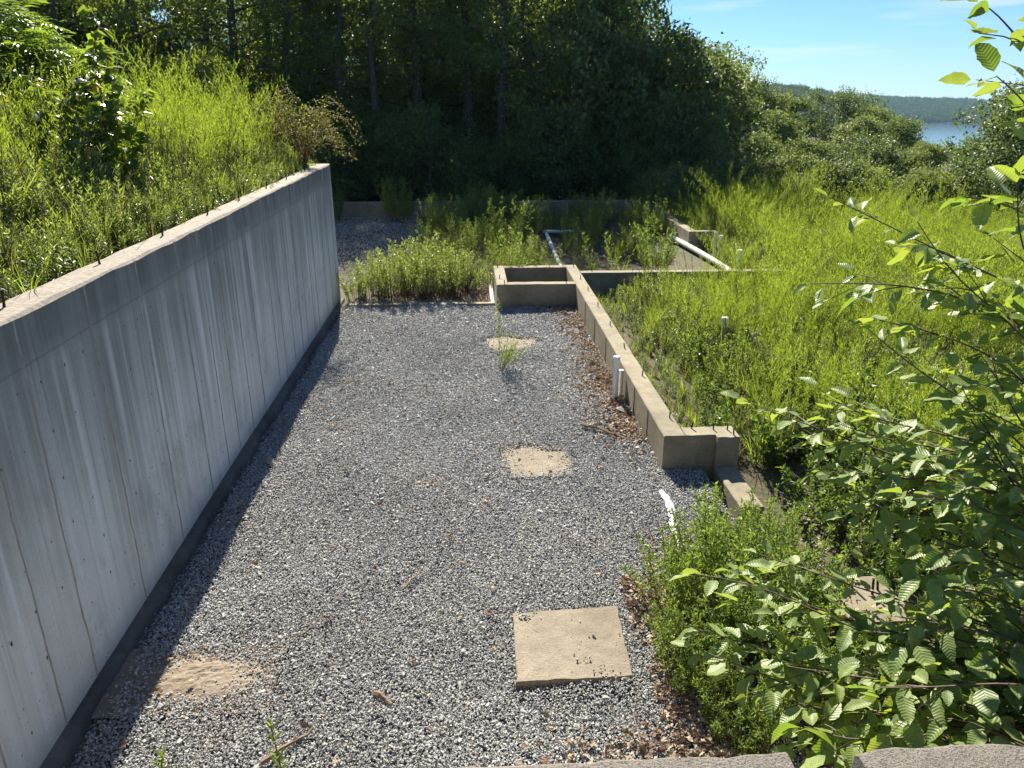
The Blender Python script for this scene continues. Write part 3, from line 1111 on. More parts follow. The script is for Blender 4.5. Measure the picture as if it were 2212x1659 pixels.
rocks = [(1.87, 13.40, .15, .11, 'flat tan rock broken against another by the low wall'),
         (1.99, 13.74, .14, .10, 'dark-edged flat rock leaning behind its twin at the low wall'),
         (2.00, 9.44, .13, .095, 'single grey rock lying in dead leaves near the wall end'),
         (1.80, 14.75, .11, .05, 'thin pale stone flake nearer the open box'),
         (1.93, 14.66, .11, .055, 'thin pale stone flake nearer the low wall run'),
         (-2.44, 8.13, .13, .10, 'flat pale rock chip at the shadow edge under tall wall')]
for i, (x, y, a, b, lb) in enumerate(rocks):
    o = link('rock', hull_mesh('rock', 40 + i, 18, (a, b, .045), M['rock']), None, (x, y, gravel_z(x, y) + .035), (rng0.normal() * .15, rng0.normal() * .15, rng0.uniform(0, 3)))
    tag(o, lb, 'rock')


def stick(x0, y0, x1, y1, r, lb, seed, bend=.03):
    rr = np.random.default_rng(seed)
    p = np.linspace(0, 1, 8)
    pts = [(x0 + (x1 - x0) * s + rr.normal() * bend * .3, y0 + (y1 - y0) * s + rr.normal() * bend * .3, gravel_z(x0, y0) + .03 + r + .012 * math.sin(s * 6)) for s in p]
    mb = MB().tube(pts, [r * (1.1 - .6 * s) * rr.uniform(.85, 1.15) for s in p], 6)
    m = pts[4]
    mb.tube([m, (m[0] + (y1 - y0) * .15, m[1] + (x1 - x0) * .1 + .03, m[2] + .02)], [r * .5, r * .25], 5)
    tag(link('stick', mb.mesh('stick', M['stick'])), lb, 'stick')


stick(-.66, 5.52, -.50, 5.84, .012, 'forked grey stick lying mid gravel left of the square pad', 1)
stick(1.38, 8.98, 1.95, 8.45, .022, 'thick broken branch pointing at the end block over dead leaves', 2)
stick(1.85, 14.1, 2.08, 13.9, .010, 'short dark stick by low wall beyond the flat rocks', 3)
stick(1.98, 14.6, 2.1, 14.2, .010, 'dark twig propped on low wall near stone flakes', 7)
stick(-1.40, 3.74, -1.12, 4.00, .016, 'curved dark driftwood stick in gravel at lower left', 4)
stick(-.75, 4.30, -.62, 4.20, .022, 'stubby weathered wood chunk in gravel left of square pad', 5, .01)
stick(1.02, 3.55, 1.06, 4.05, .007, 'thin pale straw stick in gravel below the square pad', 6)
stick(-2.1, 10.85, -1.55, 10.8, .006, 'thin straw twig across gravel opposite tall wall', 8)
stick(-1.45, 4.9, -1.25, 5.25, .006, 'slender twig in gravel above the sand patch', 9)
stick(.42, 4.95, .55, 4.80, .004, 'tiny dark twig lying on the square pad', 10)

# ------------------------------------------------------------------ gravel stones
stones = [hull_mesh('stone', 100 + i, 11, sq, M['stone']) for i, sq in enumerate([(1, .75, .5), (1, .6, .55), (.9, .8, .6), (1, .85, .38), (.8, .8, .7), (1.15, .6, .45), (1, .7, .35), (.9, .65, .6)])]
rg = np.random.default_rng(21)


def in_poly(x, y, poly):
    c = np.zeros(len(x), bool)
    for (ax_, ay_), (bx_, by_) in zip(poly, poly[1:] + poly[:1]):
        c ^= ((ay_ > y) != (by_ > y)) & (x < (bx_ - ax_) * (y - ay_) / (by_ - ay_ + 1e-12) + ax_)
    return c


def ell(x, y, cx, cy, rx, ry, wob=.18):
    a = np.arctan2((y - cy) / ry, (x - cx) / rx)
    k = 1 + wob * (np.sin(3 * a + 1) * .5 + np.sin(5 * a) * .3 + np.sin(2 * a + 2) * .4)
    return np.hypot((x - cx) / rx, (y - cy) / ry) < k


NS = 370000
x = rg.uniform(-2.75, 2.6, NS * 2); y = 1.6 + (17.0 - 1.6) * rg.random(NS * 2)
dens = np.clip(1.25 - .05 * np.maximum(0, y - 5), .62, 1.25) * .8
keep = rg.random(len(x)) < dens * .78
keep &= (x > -2.76 - .007 * y + .20 + rg.normal(size=len(x)) * .03) & (y > 1.3)
keep &= ~((x > 2.12) & (y > 7.7)) & ~((x > .46) & (y > 15.28)) & (y < 15.9 + .15 * rg.normal(size=len(x)))
on1 = in_poly(x, y, P1)
keep &= ~on1 | (rg.random(len(x)) < .004) | (((x - .38) ** 2 + (y - 5.15) ** 2 < .008) & (rg.random(len(x)) < .3)) | (((x - .93) ** 2 / .012 + (y - 4.44) ** 2 / .003 < 1) & (rg.random(len(x)) < .22)) | (((x - .78) ** 2 / .004 + (y - 4.56) ** 2 / .0006 < 1) & (rg.random(len(x)) < .5))
d2 = np.hypot((x - .70) / .40, (y - 8.05) / .44); keep &= ~ell(x, y, .70, 8.05, .42, .46, .3) | (rg.random(len(x)) < .03 + .75 * np.clip(d2 - .62, 0, 1) ** 1.3)
d2 = np.hypot((x - .64) / .47, (y - 12.85) / .44); keep &= ~ell(x, y, .64, 12.85, .49, .46, .3) | (rg.random(len(x)) < .03 + .7 * np.clip(d2 - .62, 0, 1) ** 1.3)
sandy = ell(x, y, -2.12, 4.60, .50, .26, .3)
sand_d = np.hypot((x + 2.12) / .56, (y - 4.60) / .30)
keep &= ~sandy | (rg.random(len(x)) < .08 + .9 * np.clip(sand_d - .35, 0, 1))
x, y = x[keep], y[keep]
n = len(x)
gz = np.where(y < 17, -.012 * np.maximum(0, y - 8), -.108)
und = .022 * np.sin(x * 3.1 + np.sin(y * 1.7)) * np.sin(y * 2.3 + 1) + .006 * np.sin(x * 9) * np.sin(y * 7.3)
z = gz + und + rg.uniform(.004, .024, n)
z += np.where(in_poly(x, y, P1), .040, 0)
s = .0098 * np.exp(rg.normal(size=n) * .33) * (1 + .04 * np.maximum(0, y - 6))
s *= np.where(rg.random(n) < .03, rg.uniform(1.4, 2.1, n), 1)
rot = np.stack([rg.normal(size=n) * .38, rg.normal(size=n) * .38, rg.uniform(0, 6.28, n)], 1)
tag(scatter('gravel', stones, np.stack([x, y, z], 1), rot, s, 1), 'grey crushed stone gravel spread over the floor between the walls', 'gravel')
# far gravel in the shade beyond the weed row
n = 26000
x = rg.uniform(-7.8, .5, n); y = rg.uniform(17.5, 28.6, n)
s = .028 * np.exp(rg.normal(size=n) * .25)
rot = np.stack([rg.normal(size=n) * .5, rg.normal(size=n) * .5, rg.uniform(0, 6.28, n)], 1)
tag(scatter('gravel', stones, np.stack([x, y, np.full(n, -.09) + rg.uniform(0, .02, n)], 1), rot, s, 2), 'shaded grey gravel beyond the row of weeds', 'gravel')

# sand washed over the gravel at lower left
sx, sy = np.meshgrid(np.linspace(-.62, .62, 46), np.linspace(-.36, .36, 30))
ss = np.random.default_rng(8)
v, f = [], []
for a, b in zip(sx.ravel(), sy.ravel()):
    d = math.hypot(a / .56, b / .31)
    h = .034 * max(0, 1 - d ** 2) - .022 + .012 * mnoise.noise((a * 7 + b * 9, b * 16, 1)) + .008 * mnoise.noise((a * 22, b * 40, 2))
    v.append((-2.12 + a, 4.60 + b, h))
for j in range(29):
    for i in range(45):
        f.append((j * 46 + i, j * 46 + i + 1, (j + 1) * 46 + i + 1, (j + 1) * 46 + i))
o = link('sand', MB().add(v, f).mesh('sand', M['sand']))
tag(o, 'patch of washed-out tan sand among the gravel at lower left', 'sand', None, 'stuff')


# ------------------------------------------------------------------ dead leaves
def dead_leaf_mesh(seed):
    r = np.random.default_rng(seed)
    out = [(0, .0), (.16, .12), (.10, .25), (.30, .38), (.16, .50), (.32, .66), (.14, .74), (0, 1.0)]
    v, f = [], []
    c1, c2 = r.uniform(-1.2, 1.2), r.uniform(-.9, .9)
    def zc(a, b): return c1 * a * a * 1.6 + c2 * (b - .5) ** 2 + .05 * math.sin(b * 9 + seed)
    for a, b in out: v.append((a, b, zc(a, b)))
    for a, b in out: v.append((-a * r.uniform(.7, 1.1), b, zc(-a, b) + r.normal() * .03))
    for b in (.12, .25, .38, .50, .66, .74): v.append((0, b, zc(0, b) - .05))
    k = len(out)
    mids = [0] + [2 * k + i for i in range(6)] + [k - 1]
    for i in range(k - 1):
        f.append((mids[i], i, i + 1, mids[i + 1]) if i not in (0, k - 2) else ((mids[i], i + 1, mids[i + 1]) if i == 0 else (mids[i], i, i + 1)))
        f.append((mids[i], mids[i + 1], k + i + 1, k + i) if i not in (0, k - 2) else ((mids[i], mids[i + 1], k + i + 1) if i == 0 else (mids[i], mids[i + 1], k + i)))
    me_ = bpy.data.meshes.new('dead_leaf')
    me_.from_pydata(v, [], f)
    me_.materials.append(M['litter'])
    me_.update()
    return me_


dl = [dead_leaf_mesh(i) for i in range(6)]
xs_, ys_, zs_ = [], [], []
def litter(n, fx, fy, zoff=.035):
    a, b = fx(n), fy(n)
    xs_.append(a); ys_.append(b)
    zs_.append(np.array([gravel_z(p, q) for p, q in zip(a, b)]) + zoff + rg.uniform(0, .02, len(a)))
litter(900, lambda n: 2.1 - np.abs(rg.normal(size=n)) * .22, lambda n: rg.uniform(8.4, 15.2, n))
litter(500, lambda n: 2.08 - np.abs(rg.normal(size=n)) * .30, lambda n: rg.normal(9.9, .9, n))
litter(160, lambda n: 1.9 - np.abs(rg.normal(size=n)) * .4, lambda n: rg.normal(15.0, .15, n))
litter(1500, lambda n: 1.25 + np.abs(rg.normal(size=n)) * .55, lambda n: rg.uniform(3.0, 5.6, n))
litter(260, lambda n: rg.normal(1.0, .35, n), lambda n: rg.normal(3.55, .22, n))
litter(700, lambda n: rg.uniform(1.5, 3.4, n), lambda n: rg.uniform(2.2, 6.6, n), .0)
litter(350, lambda n: rg.uniform(-.1, .42, n), lambda n: rg.uniform(15.75, 17.4, n))
litter(170, lambda n: rg.uniform(-2.5, 2.0, n), lambda n: rg.uniform(2.8, 14, n))
litter(300, lambda n: rg.uniform(2.5, 5.5, n), lambda n: rg.uniform(16.9, 22, n))
x, y, z = np.concatenate(xs_), np.concatenate(ys_), np.concatenate(zs_)
ok = ~((x > 2.09) & (x < 3.0) & (y > 7.7)) & ~in_poly(x, y, P1)
x, y, z = x[ok], y[ok], z[ok]
n = len(x)
rot = np.stack([rg.normal(size=n) * .45, rg.normal(size=n) * .45, rg.uniform(0, 6.28, n)], 1)
tag(scatter('leaf_litter', dl, np.stack([x, y, z], 1), rot, rg.uniform(.05, .10, n), 3), 'dry brown dead leaves drifted along the low wall and lower right', 'dead leaves')

# ------------------------------------------------------------------ weeds: ground cover
def rots(n, tilt=.12):
    return np.stack([rg.normal(size=n) * tilt, rg.normal(size=n) * tilt, rg.uniform(0, 6.28, n)], 1)


plumes = [plume_mesh('feathery_weed', 200 + i, 1.5, [M['plume'], M['stem']], 36, 20, .36, (.05, .0075), .34, .16, 1, (12, 36), .95) for i in range(5)]
plumes += [plume_mesh('arching_weed', 206 + i, 1.7, [M['plume'], M['stem']], 30, 18, .32, (.05, .0075), .8, .15, 2, (12, 34), .95) for i in range(2)]
plumes += [plume_mesh('stout_weed', 208 + i, 1.0, [M['mug'], M['stem']], 24, 11, .30, (.05, .013), .2) for i in range(2)]
def grass_mesh(seed, h):
    r = np.random.default_rng(seed); mb = MB()
    for i in range(26):
        a = r.uniform(0, 6.28); L = h * r.uniform(.5, 1.1); ln = r.uniform(.15, .8); w = .004
        p = [np.array([math.cos(a) * (.03 + ln * L * t * t), math.sin(a) * (.03 + ln * L * t * t), L * t * (1 - .25 * ln * t)]) for t in (0, .35, .7, 1)]
        sd = np.array([-math.sin(a), math.cos(a), 0]) * w
        mb.add([p[0] - sd, p[0] + sd, p[1] - sd, p[1] + sd, p[2] - sd * .7, p[2] + sd * .7, p[3]], [(0, 1, 3, 2), (2, 3, 5, 4), (4, 5, 6)])
    return mb.mesh('grass_tuft', M['plumed'] if seed % 2 else M['plume'])
tufts = [grass_mesh(i, .6) for i in range(4)]
dead = [leafy_stalk_mesh('dead_stalk', 290 + i, .9, [M['litter'], M['twig']], 16, (.04, .012), 2) for i in range(2)]
plumes_dry = [plume_mesh('dry_weed', 230 + i, .85, [M['plumed'], M['twig']], 20, 9, .36, (.03, .009), .2) for i in range(3)]
stalks = [leafy_stalk_mesh('leafy_weed', 260 + i, .52, [M['weed'], M['stem']], 46, (.075, .017), 3) for i in range(5)]
lows = [leafy_stalk_mesh('low_weed', 280 + i, .42, [M['mug'], M['stem']], 30, (.075, .022), 3) for i in range(4)]

# right-hand field
def field(n, x0, x1, y0, y1):
    return rg.uniform(x0, x1, n), rg.uniform(y0, y1, n)
x, y = field(9000, 2.5, 26, 6.0, 31)
lump = np.array([fbm(a, b, .45, 2.) for a, b in zip(x, y)])
edge = 3.9 + .45 * np.sin(y * 1.3) + np.maximum(0, 9 - y) * .35
keep = (x > edge) & (lump > -.55)
keep &= ~((y > 16.0) & (x < 7.6 - .1 * (y - 16) + .5 * lump)) & (x < 9 + .75 * y)
keep &= ~((x < 6.5) & (y > 16.1) & (y < 16.8))
x, y, lump = x[keep], y[keep], lump[keep]
z = np.array([ground_z(a, b) for a, b in zip(x, y)])
sc = (.80 + .62 * np.clip(lump, -.8, 1)) * rg.uniform(.75, 1.2, len(x)) * (1 - .25 * np.clip((5.5 - x) / 2, 0, 1))
sc *= np.where(y > 16, .9, 1.0)
sc *= np.where((x < 6.9) & (y > 13.2) & (y < 16.3), .66, 1.0)
tag(scatter('feathery_weeds', plumes, np.stack([x, y, z], 1), rots(len(x), .14), sc, 4), 'bright yellow-green feathery weeds filling the field right of the low wall', 'weeds')
# shorter weeds along the low wall and filling below the plumes
x, y = field(8200, 2.42, 9, 8.05, 28)
p = rg.random(len(x))
keep = ((x < 5.2) & (y < 16.2)) | ((x >= 5.2) & (p < .25))
keep &= ~((y > 16.2) & (y < 28) & (x < 6.6))
x, y = x[keep], y[keep]
z = np.array([ground_z(a, b) for a, b in zip(x, y)])
dist = np.clip((x - 2.42) / 1.2, .35, 1)
tag(scatter('low_weeds', stalks + lows + tufts + dead[:1], np.stack([x, y, z], 1), rots(len(x), .18), dist * rg.uniform(.7, 1.45, len(x)), 5), 'mixed leafy weeds growing against the far side of low wall', 'weeds')
# thin dry weeds in the shaded rooms behind
x, y = field(3000, -1.6, 8, 16.9, 28.4)
keep = (np.array([fbm(a, b, .5, 7.) for a, b in zip(x, y)]) > -.12) & ~((np.abs(x - 2.25) < .35) & (y < 24)) & ~((x > 5.0) & (x < 6.7) & (y > 16.5) & (y < 23.2)) & ~((x > 3.6) & (x < 6) & (y < 20))
x, y = x[keep], y[keep]
tag(scatter('dry_weeds', plumes_dry + [stalks[0], lows[0], tufts[1], tufts[0], plumes[7]], np.stack([x, y, np.full(len(x), -.1)], 1), rots(len(x), .2), rg.uniform(.55, 1.25, len(x)), 6), 'thin brownish weeds scattered between white pipes and far wall', 'weeds')
# the dug-out corner by the buried slab
x, y = field(900, 2.5, 6.5, 2.0, 7.6)
keep = ~((x > 2.6) & (x < 3.1) & (y > 6.6)) & ~((x > 2.95) & (x < 3.7) & (y > 4.9))
x, y = x[keep], y[keep]
z = np.array([ground_z(a, b) for a, b in zip(x, y)])
tag(scatter('low_weeds', lows + stalks[:2], np.stack([x, y, z], 1), rots(len(x), .2), rg.uniform(.6, 1.3, len(x)), 9), 'shaded low weeds growing in the sunken corner below alder', 'weeds')
broad = [leafy_stalk_mesh('broad_weed', 295 + i, .45, [M['bush'], M['stem']], 26, (.085, .036), 2) for i in range(2)]
# bank on the left
x = -3.08 - np.abs(rg.normal(size=4200)) * 1.9 - rg.uniform(0, .25, 4200); y = rg.uniform(2.0, 16.0, 4200)
keep = x > -9
x, y = x[keep], y[keep]
z = np.array([bank_z(a, b) for a, b in zip(x, y)])
sc = rg.uniform(.75, 1.35, len(x)) * np.clip(.55 + (-3.05 - x) * .55, .55, 1.25)
tag(scatter('leafy_weeds', stalks + stalks + broad + tufts[:2] + dead, np.stack([x, y, z], 1), rots(len(x), .15), sc, 7), 'knee-high leafy weeds covering the bank behind the tall wall', 'weeds')
x = rg.uniform(-8.5, -4.2, 700); y = rg.uniform(6.5, 16.0, 700)
z = np.array([bank_z(a, b) for a, b in zip(x, y)])
tag(scatter('feathery_weeds', plumes, np.stack([x, y, z], 1), rots(len(x), .12), rg.uniform(.55, .95, len(x)), 8), 'feathery weeds in deeper part of the bank', 'weeds')

# ------------------------------------------------------------------ single plants
NTH = 'first second third fourth fifth sixth seventh eighth ninth tenth eleventh twelfth thirteenth fourteenth fifteenth sixteenth'.split()


def nth_from_left(spots):
    """each spot's place counted from the left as seen from the parapet"""
    bear = [math.atan2(q[0], q[1]) for q in spots]
    order = sorted(range(len(spots)), key=lambda k: bear[k])
    return {k: NTH[j] for j, k in enumerate(order)}

big = [plume_mesh('tall_plume', 300 + i, 1.7, [M['plume'], M['stem']], 44, 24, .36, (.05, .0075), .3, .15, 3, (12, 36), .95) for i in range(3)]
spots = [(-4.35, 10.2, 1.15), (-4.05, 11.2, 1.05), (-4.6, 11.6, 1.2), (-3.85, 12.3, 1.1), (-4.4, 12.9, 1.25), (-3.75, 13.3, 1.05), (-4.2, 14.0, 1.2), (-3.7, 14.5, 1.0), (-4.9, 12.4, 1.2), (-5.0, 9.2, 1.0), (-4.1, 9.2, .8), (-3.75, 11.2, .9)]
nth = nth_from_left(spots)
for i, (a, b, s_) in enumerate(spots):
    t = thing('tall_plume_weed', nth[i] + ' from the left of the tall feathery plume weeds on the bank', 'weed', (a, b, bank_z(a, b)), rg.uniform(0, 6), 'tall plume weeds on the bank', s_ * .92)
    link('plume', big[i % 3], t)
spots = [(5.0, 12.2, 1.15), (5.6, 13.0, 1.2), (4.7, 10.6, 1.0), (6.4, 14.8, 1.2), (7.4, 14.2, 1.15), (5.3, 15.1, 1.1), (6.1, 10.8, 1.1), (7.2, 11.8, 1.15), (8.4, 16.2, 1.2), (6.9, 16.9, 1.15), (9.8, 17.2, 1.1), (8.6, 12.9, 1.1), (7.9, 18.9, 1.0), (9.9, 14.5, 1.1)]
nth = nth_from_left(spots)
for i, (a, b, s_) in enumerate(spots):
    t = thing('tall_plume_weed', nth[i] + ' from the left of the tall plume weeds rising above the field', 'weed', (a, b, ground_z(a, b)), rg.uniform(0, 6), 'tall plume weeds in the field', s_)
    link('plume', big[(i + 1) % 3], t)
for i in range(12):                  # they run left to right
    a, b = 8.0 + i * .75 + rg.normal() * .3, 24.5 + rg.normal() * 1.2 + .1 * i
    t = thing('tall_plume_weed', NTH[i] + ' from the left of the tall weeds lining the far field edge', 'weed', (a, b, ground_z(a, b)), rg.uniform(0, 6), 'tall weeds at far field edge', rg.uniform(.9, 1.25))
    link('plume', big[i % 3], t)

mug = [clump_meshes('mugwort', 320 + i, 1.0, .58, M['mug'], M['rstem'], 26, 15, 10, (.044, .015), .15) for i in range(3)]
mugl = [clump_meshes('pale_mugwort', 330 + i, 1.0, .55, M['weed'], M['rstem'], 26, 13, 9, (.044, .016), .34) for i in range(2)]
row = [(-2.5, 16.05, .75), (-2.15, 16.25, .85), (-1.75, 16.1, .95), (-1.35, 16.3, 1.05), (-.95, 16.15, .95), (-.5, 16.3, .95), (-2.3, 16.8, .9), (-1.6, 16.9, 1.1), (-.9, 16.95, 1.15), (-.3, 16.9, .95), (-1.9, 17.5, 1.0), (-1.2, 17.6, 1.15), (-.5, 17.7, 1.1)]
for i, (a, b, s_) in enumerate(row):
    rank = ('front', i, 0) if i < 6 else (('middle', i - 6, 0) if i < 10 else ('back', i - 10, 0))
    put('weed_clump', NTH[rank[1]] + ' pale weed clump from the tall wall, ' + rank[0] + ' rank crossing gravel', 'weed', mugl[i % 2], (a, b, -.09), rg.uniform(0, 6), s_, 'weed clumps across the gravel')
rb = [(1.95, 5.75, .80), (2.3, 6.05, .85), (1.7, 5.25, .72), (2.1, 5.3, .88), (2.5, 5.55, .9), (2.75, 6.1, .85), (1.6, 4.75, .66), (2.0, 4.8, .78), (2.4, 4.95, .85), (1.55, 4.3, .60), (1.9, 4.3, .72), (2.3, 4.4, .8), (1.75, 3.85, .60), (2.1, 3.8, .66), (2.6, 4.9, .8)]
nth = nth_from_left(rb)
for i, (a, b, s_) in enumerate(rb):
    put('weed_clump', nth[i] + ' from the left of the small-leaved weed clumps at lower right', 'weed', mug[i % 3], (a, b, -.08), rg.uniform(0, 6), s_ * (1.12 if b < 5.4 else .72), 'weed clumps at lower right')
far_c = [(-2.6, 27.3, 1.25, 'dark bushy weed clump in front of far wall'), (-4.9, 27.6, .95, 'smaller shaded weed clump near left end of the far wall')]
for i, (a, b, s_, lb) in enumerate(far_c):
    put('weed_clump', lb, 'weed', mug[i], (a, b, -.1), 1.0 * i, s_ * 1.2)
for i in range(24):
    a, b = (rg.uniform(-1.0, 2.0) if i % 3 else rg.uniform(2.6, 6.0)), rg.uniform(18.2, 28.2)
    if abs(a - 2.25) < .5 and b < 24: a -= .9
    if a < 1.2 and b < 21: b += 5.5
    put('weed_clump', 'shaded weed clump between the far wall and the white pipes', 'weed', (mug + mugl)[i % 5], (a, b, -.1), rg.uniform(0, 6), rg.uniform(.9, 1.5), 'shaded weed clumps behind the box')
bushes = [clump_meshes('bramble', 340 + i, .95, .65, M['bush'], M['twig'], 16, 10, 6, (.075, .042), .15, .6) for i in range(3)]
bs = [(3.55, 9.6, .8, 'broad-leaved bush beside low wall nearest the end block'), (3.75, 10.9, .95, 'broad-leaved bush under the wide-capped vent pipe'), (3.05, 8.75, .55, 'small leafy bush just behind the end block corner'),
      (4.6, 9.2, 1.0, 'leafy bush right of the broad-leaved bush near end block'), (3.75, 8.0, .9, 'dense dark bush right of end block'), (4.3, 7.3, 1.05, 'dense bush behind alder twigs right of the footing curb'),
      (3.6, 6.9, .8, 'shadowy bush beside the footing curb'), (5.1, 8.2, 1.1, 'tall leafy bush at field edge behind the alder'), (4.9, 6.3, 1.05, 'leafy bush hidden among alder leaves near buried slab'),
      (3.9, 5.9, .55, 'low bush just beyond the buried slab'), (4.5, 4.6, .9, 'bush right of the buried slab under alder')]
for i, (a, b, s_, lb) in enumerate(bs):
    put('leafy_bush', lb, 'bush', bushes[i % 3], (a, b, ground_z(a, b)), rg.uniform(0, 6), s_)
# the lone weed in the gravel
rr = np.random.default_rng(5)
lw = thing('lone_weed', 'single thin tall weed growing in open gravel before the farthest pad', 'weed', (.40, 11.30, -.04))
tall = plume_mesh('lone_stem', 351, 1.25, [M['mug'], M['twig']], 34, 9, .15, (.042, .010), .02, .12)
link('main_stem', tall, lw, (0, 0, 0), (0, R(-2), 1))
sidem = [plume_mesh('side_stem', 352 + i, .66, [M['mug'], M['twig']], 15, 8, .30, (.038, .012), .2, .25) for i in range(3)]
for i in range(9):
    a = rr.uniform(-1.2, 1.0)
    link('side_stem', sidem[i % 3], lw, (rr.normal() * .03 + .03, rr.normal() * .04, 0), (rr.normal() * .25, R(rr.uniform(5, 38)), rr.normal() * .4), rr.uniform(.6, 1.0))
# weed tips poking up behind the parapet
tip = [leafy_stalk_mesh('sprout', 360 + i, .55, [M['plume'], M['stem']], 60, (.06, .010), 1) for i in range(2)]
for (a, b, z_, lb) in [(-.70, 1.20, 2.955, 'bright green sprout at the bottom left by the tall wall'), (-.375, 1.20, 2.945, 'bright green sprout at bottom left beside driftwood stick'),
                      (.405, .845, 2.99, 'taller bright sprout in front of the concrete wall top'), (.478, .845, 2.935, 'shorter bright sprout nearest the beam pocket')]:
    q = .70 if b < 1 else .62
    t = thing('sprout', lb, 'weed', (a, b, z_ - .46 * q / .7 * 1.1))
    link('stalk', tip[int(a > 0)], t, (0, 0, 0), (0, 0, a * 9), q)

# rose bush with reddening tips trailing over the end of the tall wall
def rose_meshes(seed):
    r = np.random.default_rng(seed)
    st, fo = MB(), MB()
    P, D = [], []
    for i in range(46):
        az = r.uniform(-2.6, 1.5); L = r.uniform(.8, 1.75); h = r.uniform(.55, 1.25)
        pts = []
        for s in np.linspace(0, 1, 9):
            rad = L * .78 * s
            pts.append(np.array([math.cos(az) * rad + .04 * r.normal(), math.sin(az) * rad * .75 + .04 * r.normal(), h * math.sin(min(1, s * 1.12) * math.pi * .72) * 1.25 - .35 * s ** 3]))
        st.tube(pts, np.linspace(.006, .002, 9), 3, 0, False)
        for j in range(2, 9):
            for q in range(9):
                P.append(pts[j - 1] + (pts[j] - pts[j - 1]) * r.random() + r.normal(size=3) * .05)
                D.append(r.normal(size=3) + np.array([0, 0, -.1]))
    P, D = np.array(P), np.array(D)
    n_ = len(P)
    fo.leaves(P, D, rand_unit(r, n_) + (0, 0, .6), .036 * r.uniform(.6, 1.4, n_), .02 * r.uniform(.7, 1.2, n_))
    return st.mesh('rose_canes', M['rstem']), fo.mesh('rose_foliage', M['rose'])
put('rose_bush', 'wild rose bush with reddening tips arching over the end of tall wall', 'bush', rose_meshes(3), (-3.25, 15.4, WT - .05), .3, .95, None, ('canes', 'foliage'))
put('rose_bush', 'green bramble bush behind the reddening rose on the bank', 'bush', rose_meshes(9), (-3.95, 15.6, WT), 2.1, 1.0, None, ('canes', 'foliage'))

# heart-leaved sapling with glossy leaves
def heart_leaf_mesh(seed):
    r = np.random.default_rng(seed)
    prof = [(0, 0.04, .0), (.30, -.06, .04), (.50, .12, .09), (.47, .35, .07), (.27, .68, .03), (0, 1.12, -.14)]
    v = [(a, b, c) for a, b, c in prof] + [(-a, b, c * r.uniform(.4, 1.2)) for a, b, c in prof[1:-1]] + [(0, .35, -.03)]
    f = [(0, 1, 2, 10), (2, 3, 10), (3, 4, 5, 10), (0, 10, 7, 6), (7, 10, 8), (8, 10, 5, 9)]
    me_ = bpy.data.meshes.new('heart_leaf'); me_.from_pydata(v, [], f); me_.materials.append(M['heart']); me_.update()
    return me_


def aim(d, up=(0, 0, 1)):
    d = Vector(d).normalized()
    x_ = d.cross(Vector(up))
    if x_.length < 1e-3: x_ = Vector((1, 0, 0))
    x_.normalize()
    z_ = x_.cross(d)
    return Matrix((x_, d, z_)).transposed()


hl = [heart_leaf_mesh(i) for i in range(4)]
rh = np.random.default_rng(31)
hs = thing('heart_leaf_sapling', 'glossy heart-leaved sapling glinting on the bank at upper left', 'sapling', (-4.25, 9.5, bank_z(-4.25, 9.5) - .03))
stems_ = [((0, 0, 0), (.02, .0, 1.2), (.10, .0, 2.2)), ((0, .1, 0), (-.5, .2, .9), (-.85, .2, 1.5)), ((0, -.1, 0), (.25, .1, .85), (.45, .1, 1.35)), ((-.1, 0, 0), (-.7, -.1, .9), (-1.1, -.2, 1.35)),
          ((0, .1, 0), (-.3, .3, .95), (-.35, .4, 1.65)), ((0, 0, 0), (.22, -.2, .8), (.32, -.2, 1.6)), ((-.1, 0, 0), (-.5, .4, .8), (-.7, .5, 1.3)), ((0, 0, 0), (-.25, -.3, .8), (-.45, -.4, 1.15)), ((0, 0, 0), (-.7, .2, .6), (-1.2, .2, 1.0)),
          ((0, 0, 0), (.1, -.2, .7), (.15, -.3, 1.2)), ((0, 0, 0), (-.05, .2, .9), (-.1, .3, 1.85))]
leafspots = []
mb = MB()
for a, b, c in stems_:
    a, b, c = (np.array(q) for q in (a, b, c))
    cur = [(1 - s) ** 2 * a + 2 * s * (1 - s) * b + s * s * c for s in np.linspace(0, 1, 10)]
    mb.tube(cur, np.linspace(.011, .003, 10), 5, 0, False)
    for s in np.linspace(.22, 1, 15):
        p = (1 - s) ** 2 * a + 2 * s * (1 - s) * b + s * s * c
        az = rh.uniform(0, 6.28); L = rh.uniform(.12, .42) * (1.25 - s)
        e = p + np.array([math.cos(az) * L, math.sin(az) * L, L * .45])
        mb.tube([p, (p + e) / 2 + (0, 0, .02), e], [.004, .003, .002], 3, 0, False)
        for k in range(8):
            q = p + (e - p) * rh.random()
            leafspots.append((q, az + rh.normal() * 1.1))
link('stems', mb.mesh('stems', M['twig']), hs)
rh.shuffle(leafspots)
rest = MB()
for i, (q, az) in enumerate(leafspots):
    dz = rh.uniform(-.9, .15)
    d = (math.cos(az), math.sin(az), dz)
    ln = rh.uniform(.075, .125)
    p = Vector(q) + Vector(d).normalized() * .03
    if i < 300:
        o = link('leaf', hl[i % 4], hs)
        o.matrix_local = Matrix.Translation(p) @ aim(d, Vector((rh.normal() * .4, rh.normal() * .4, 1))).to_4x4() @ Matrix.Scale(ln, 4)
    else:
        mt = Matrix.Translation(p) @ aim(d, Vector((rh.normal() * .4, rh.normal() * .4, 1))).to_4x4() @ Matrix.Scale(ln, 4)
        rest.add([mt @ vv.co for vv in hl[i % 4].vertices], [tuple(pp.vertices) for pp in hl[i % 4].polygons])
if rest.n:
    o = link('leaves', rest.mesh('leaves', M['heart']), hs)
    o['kind'] = 'stuff'

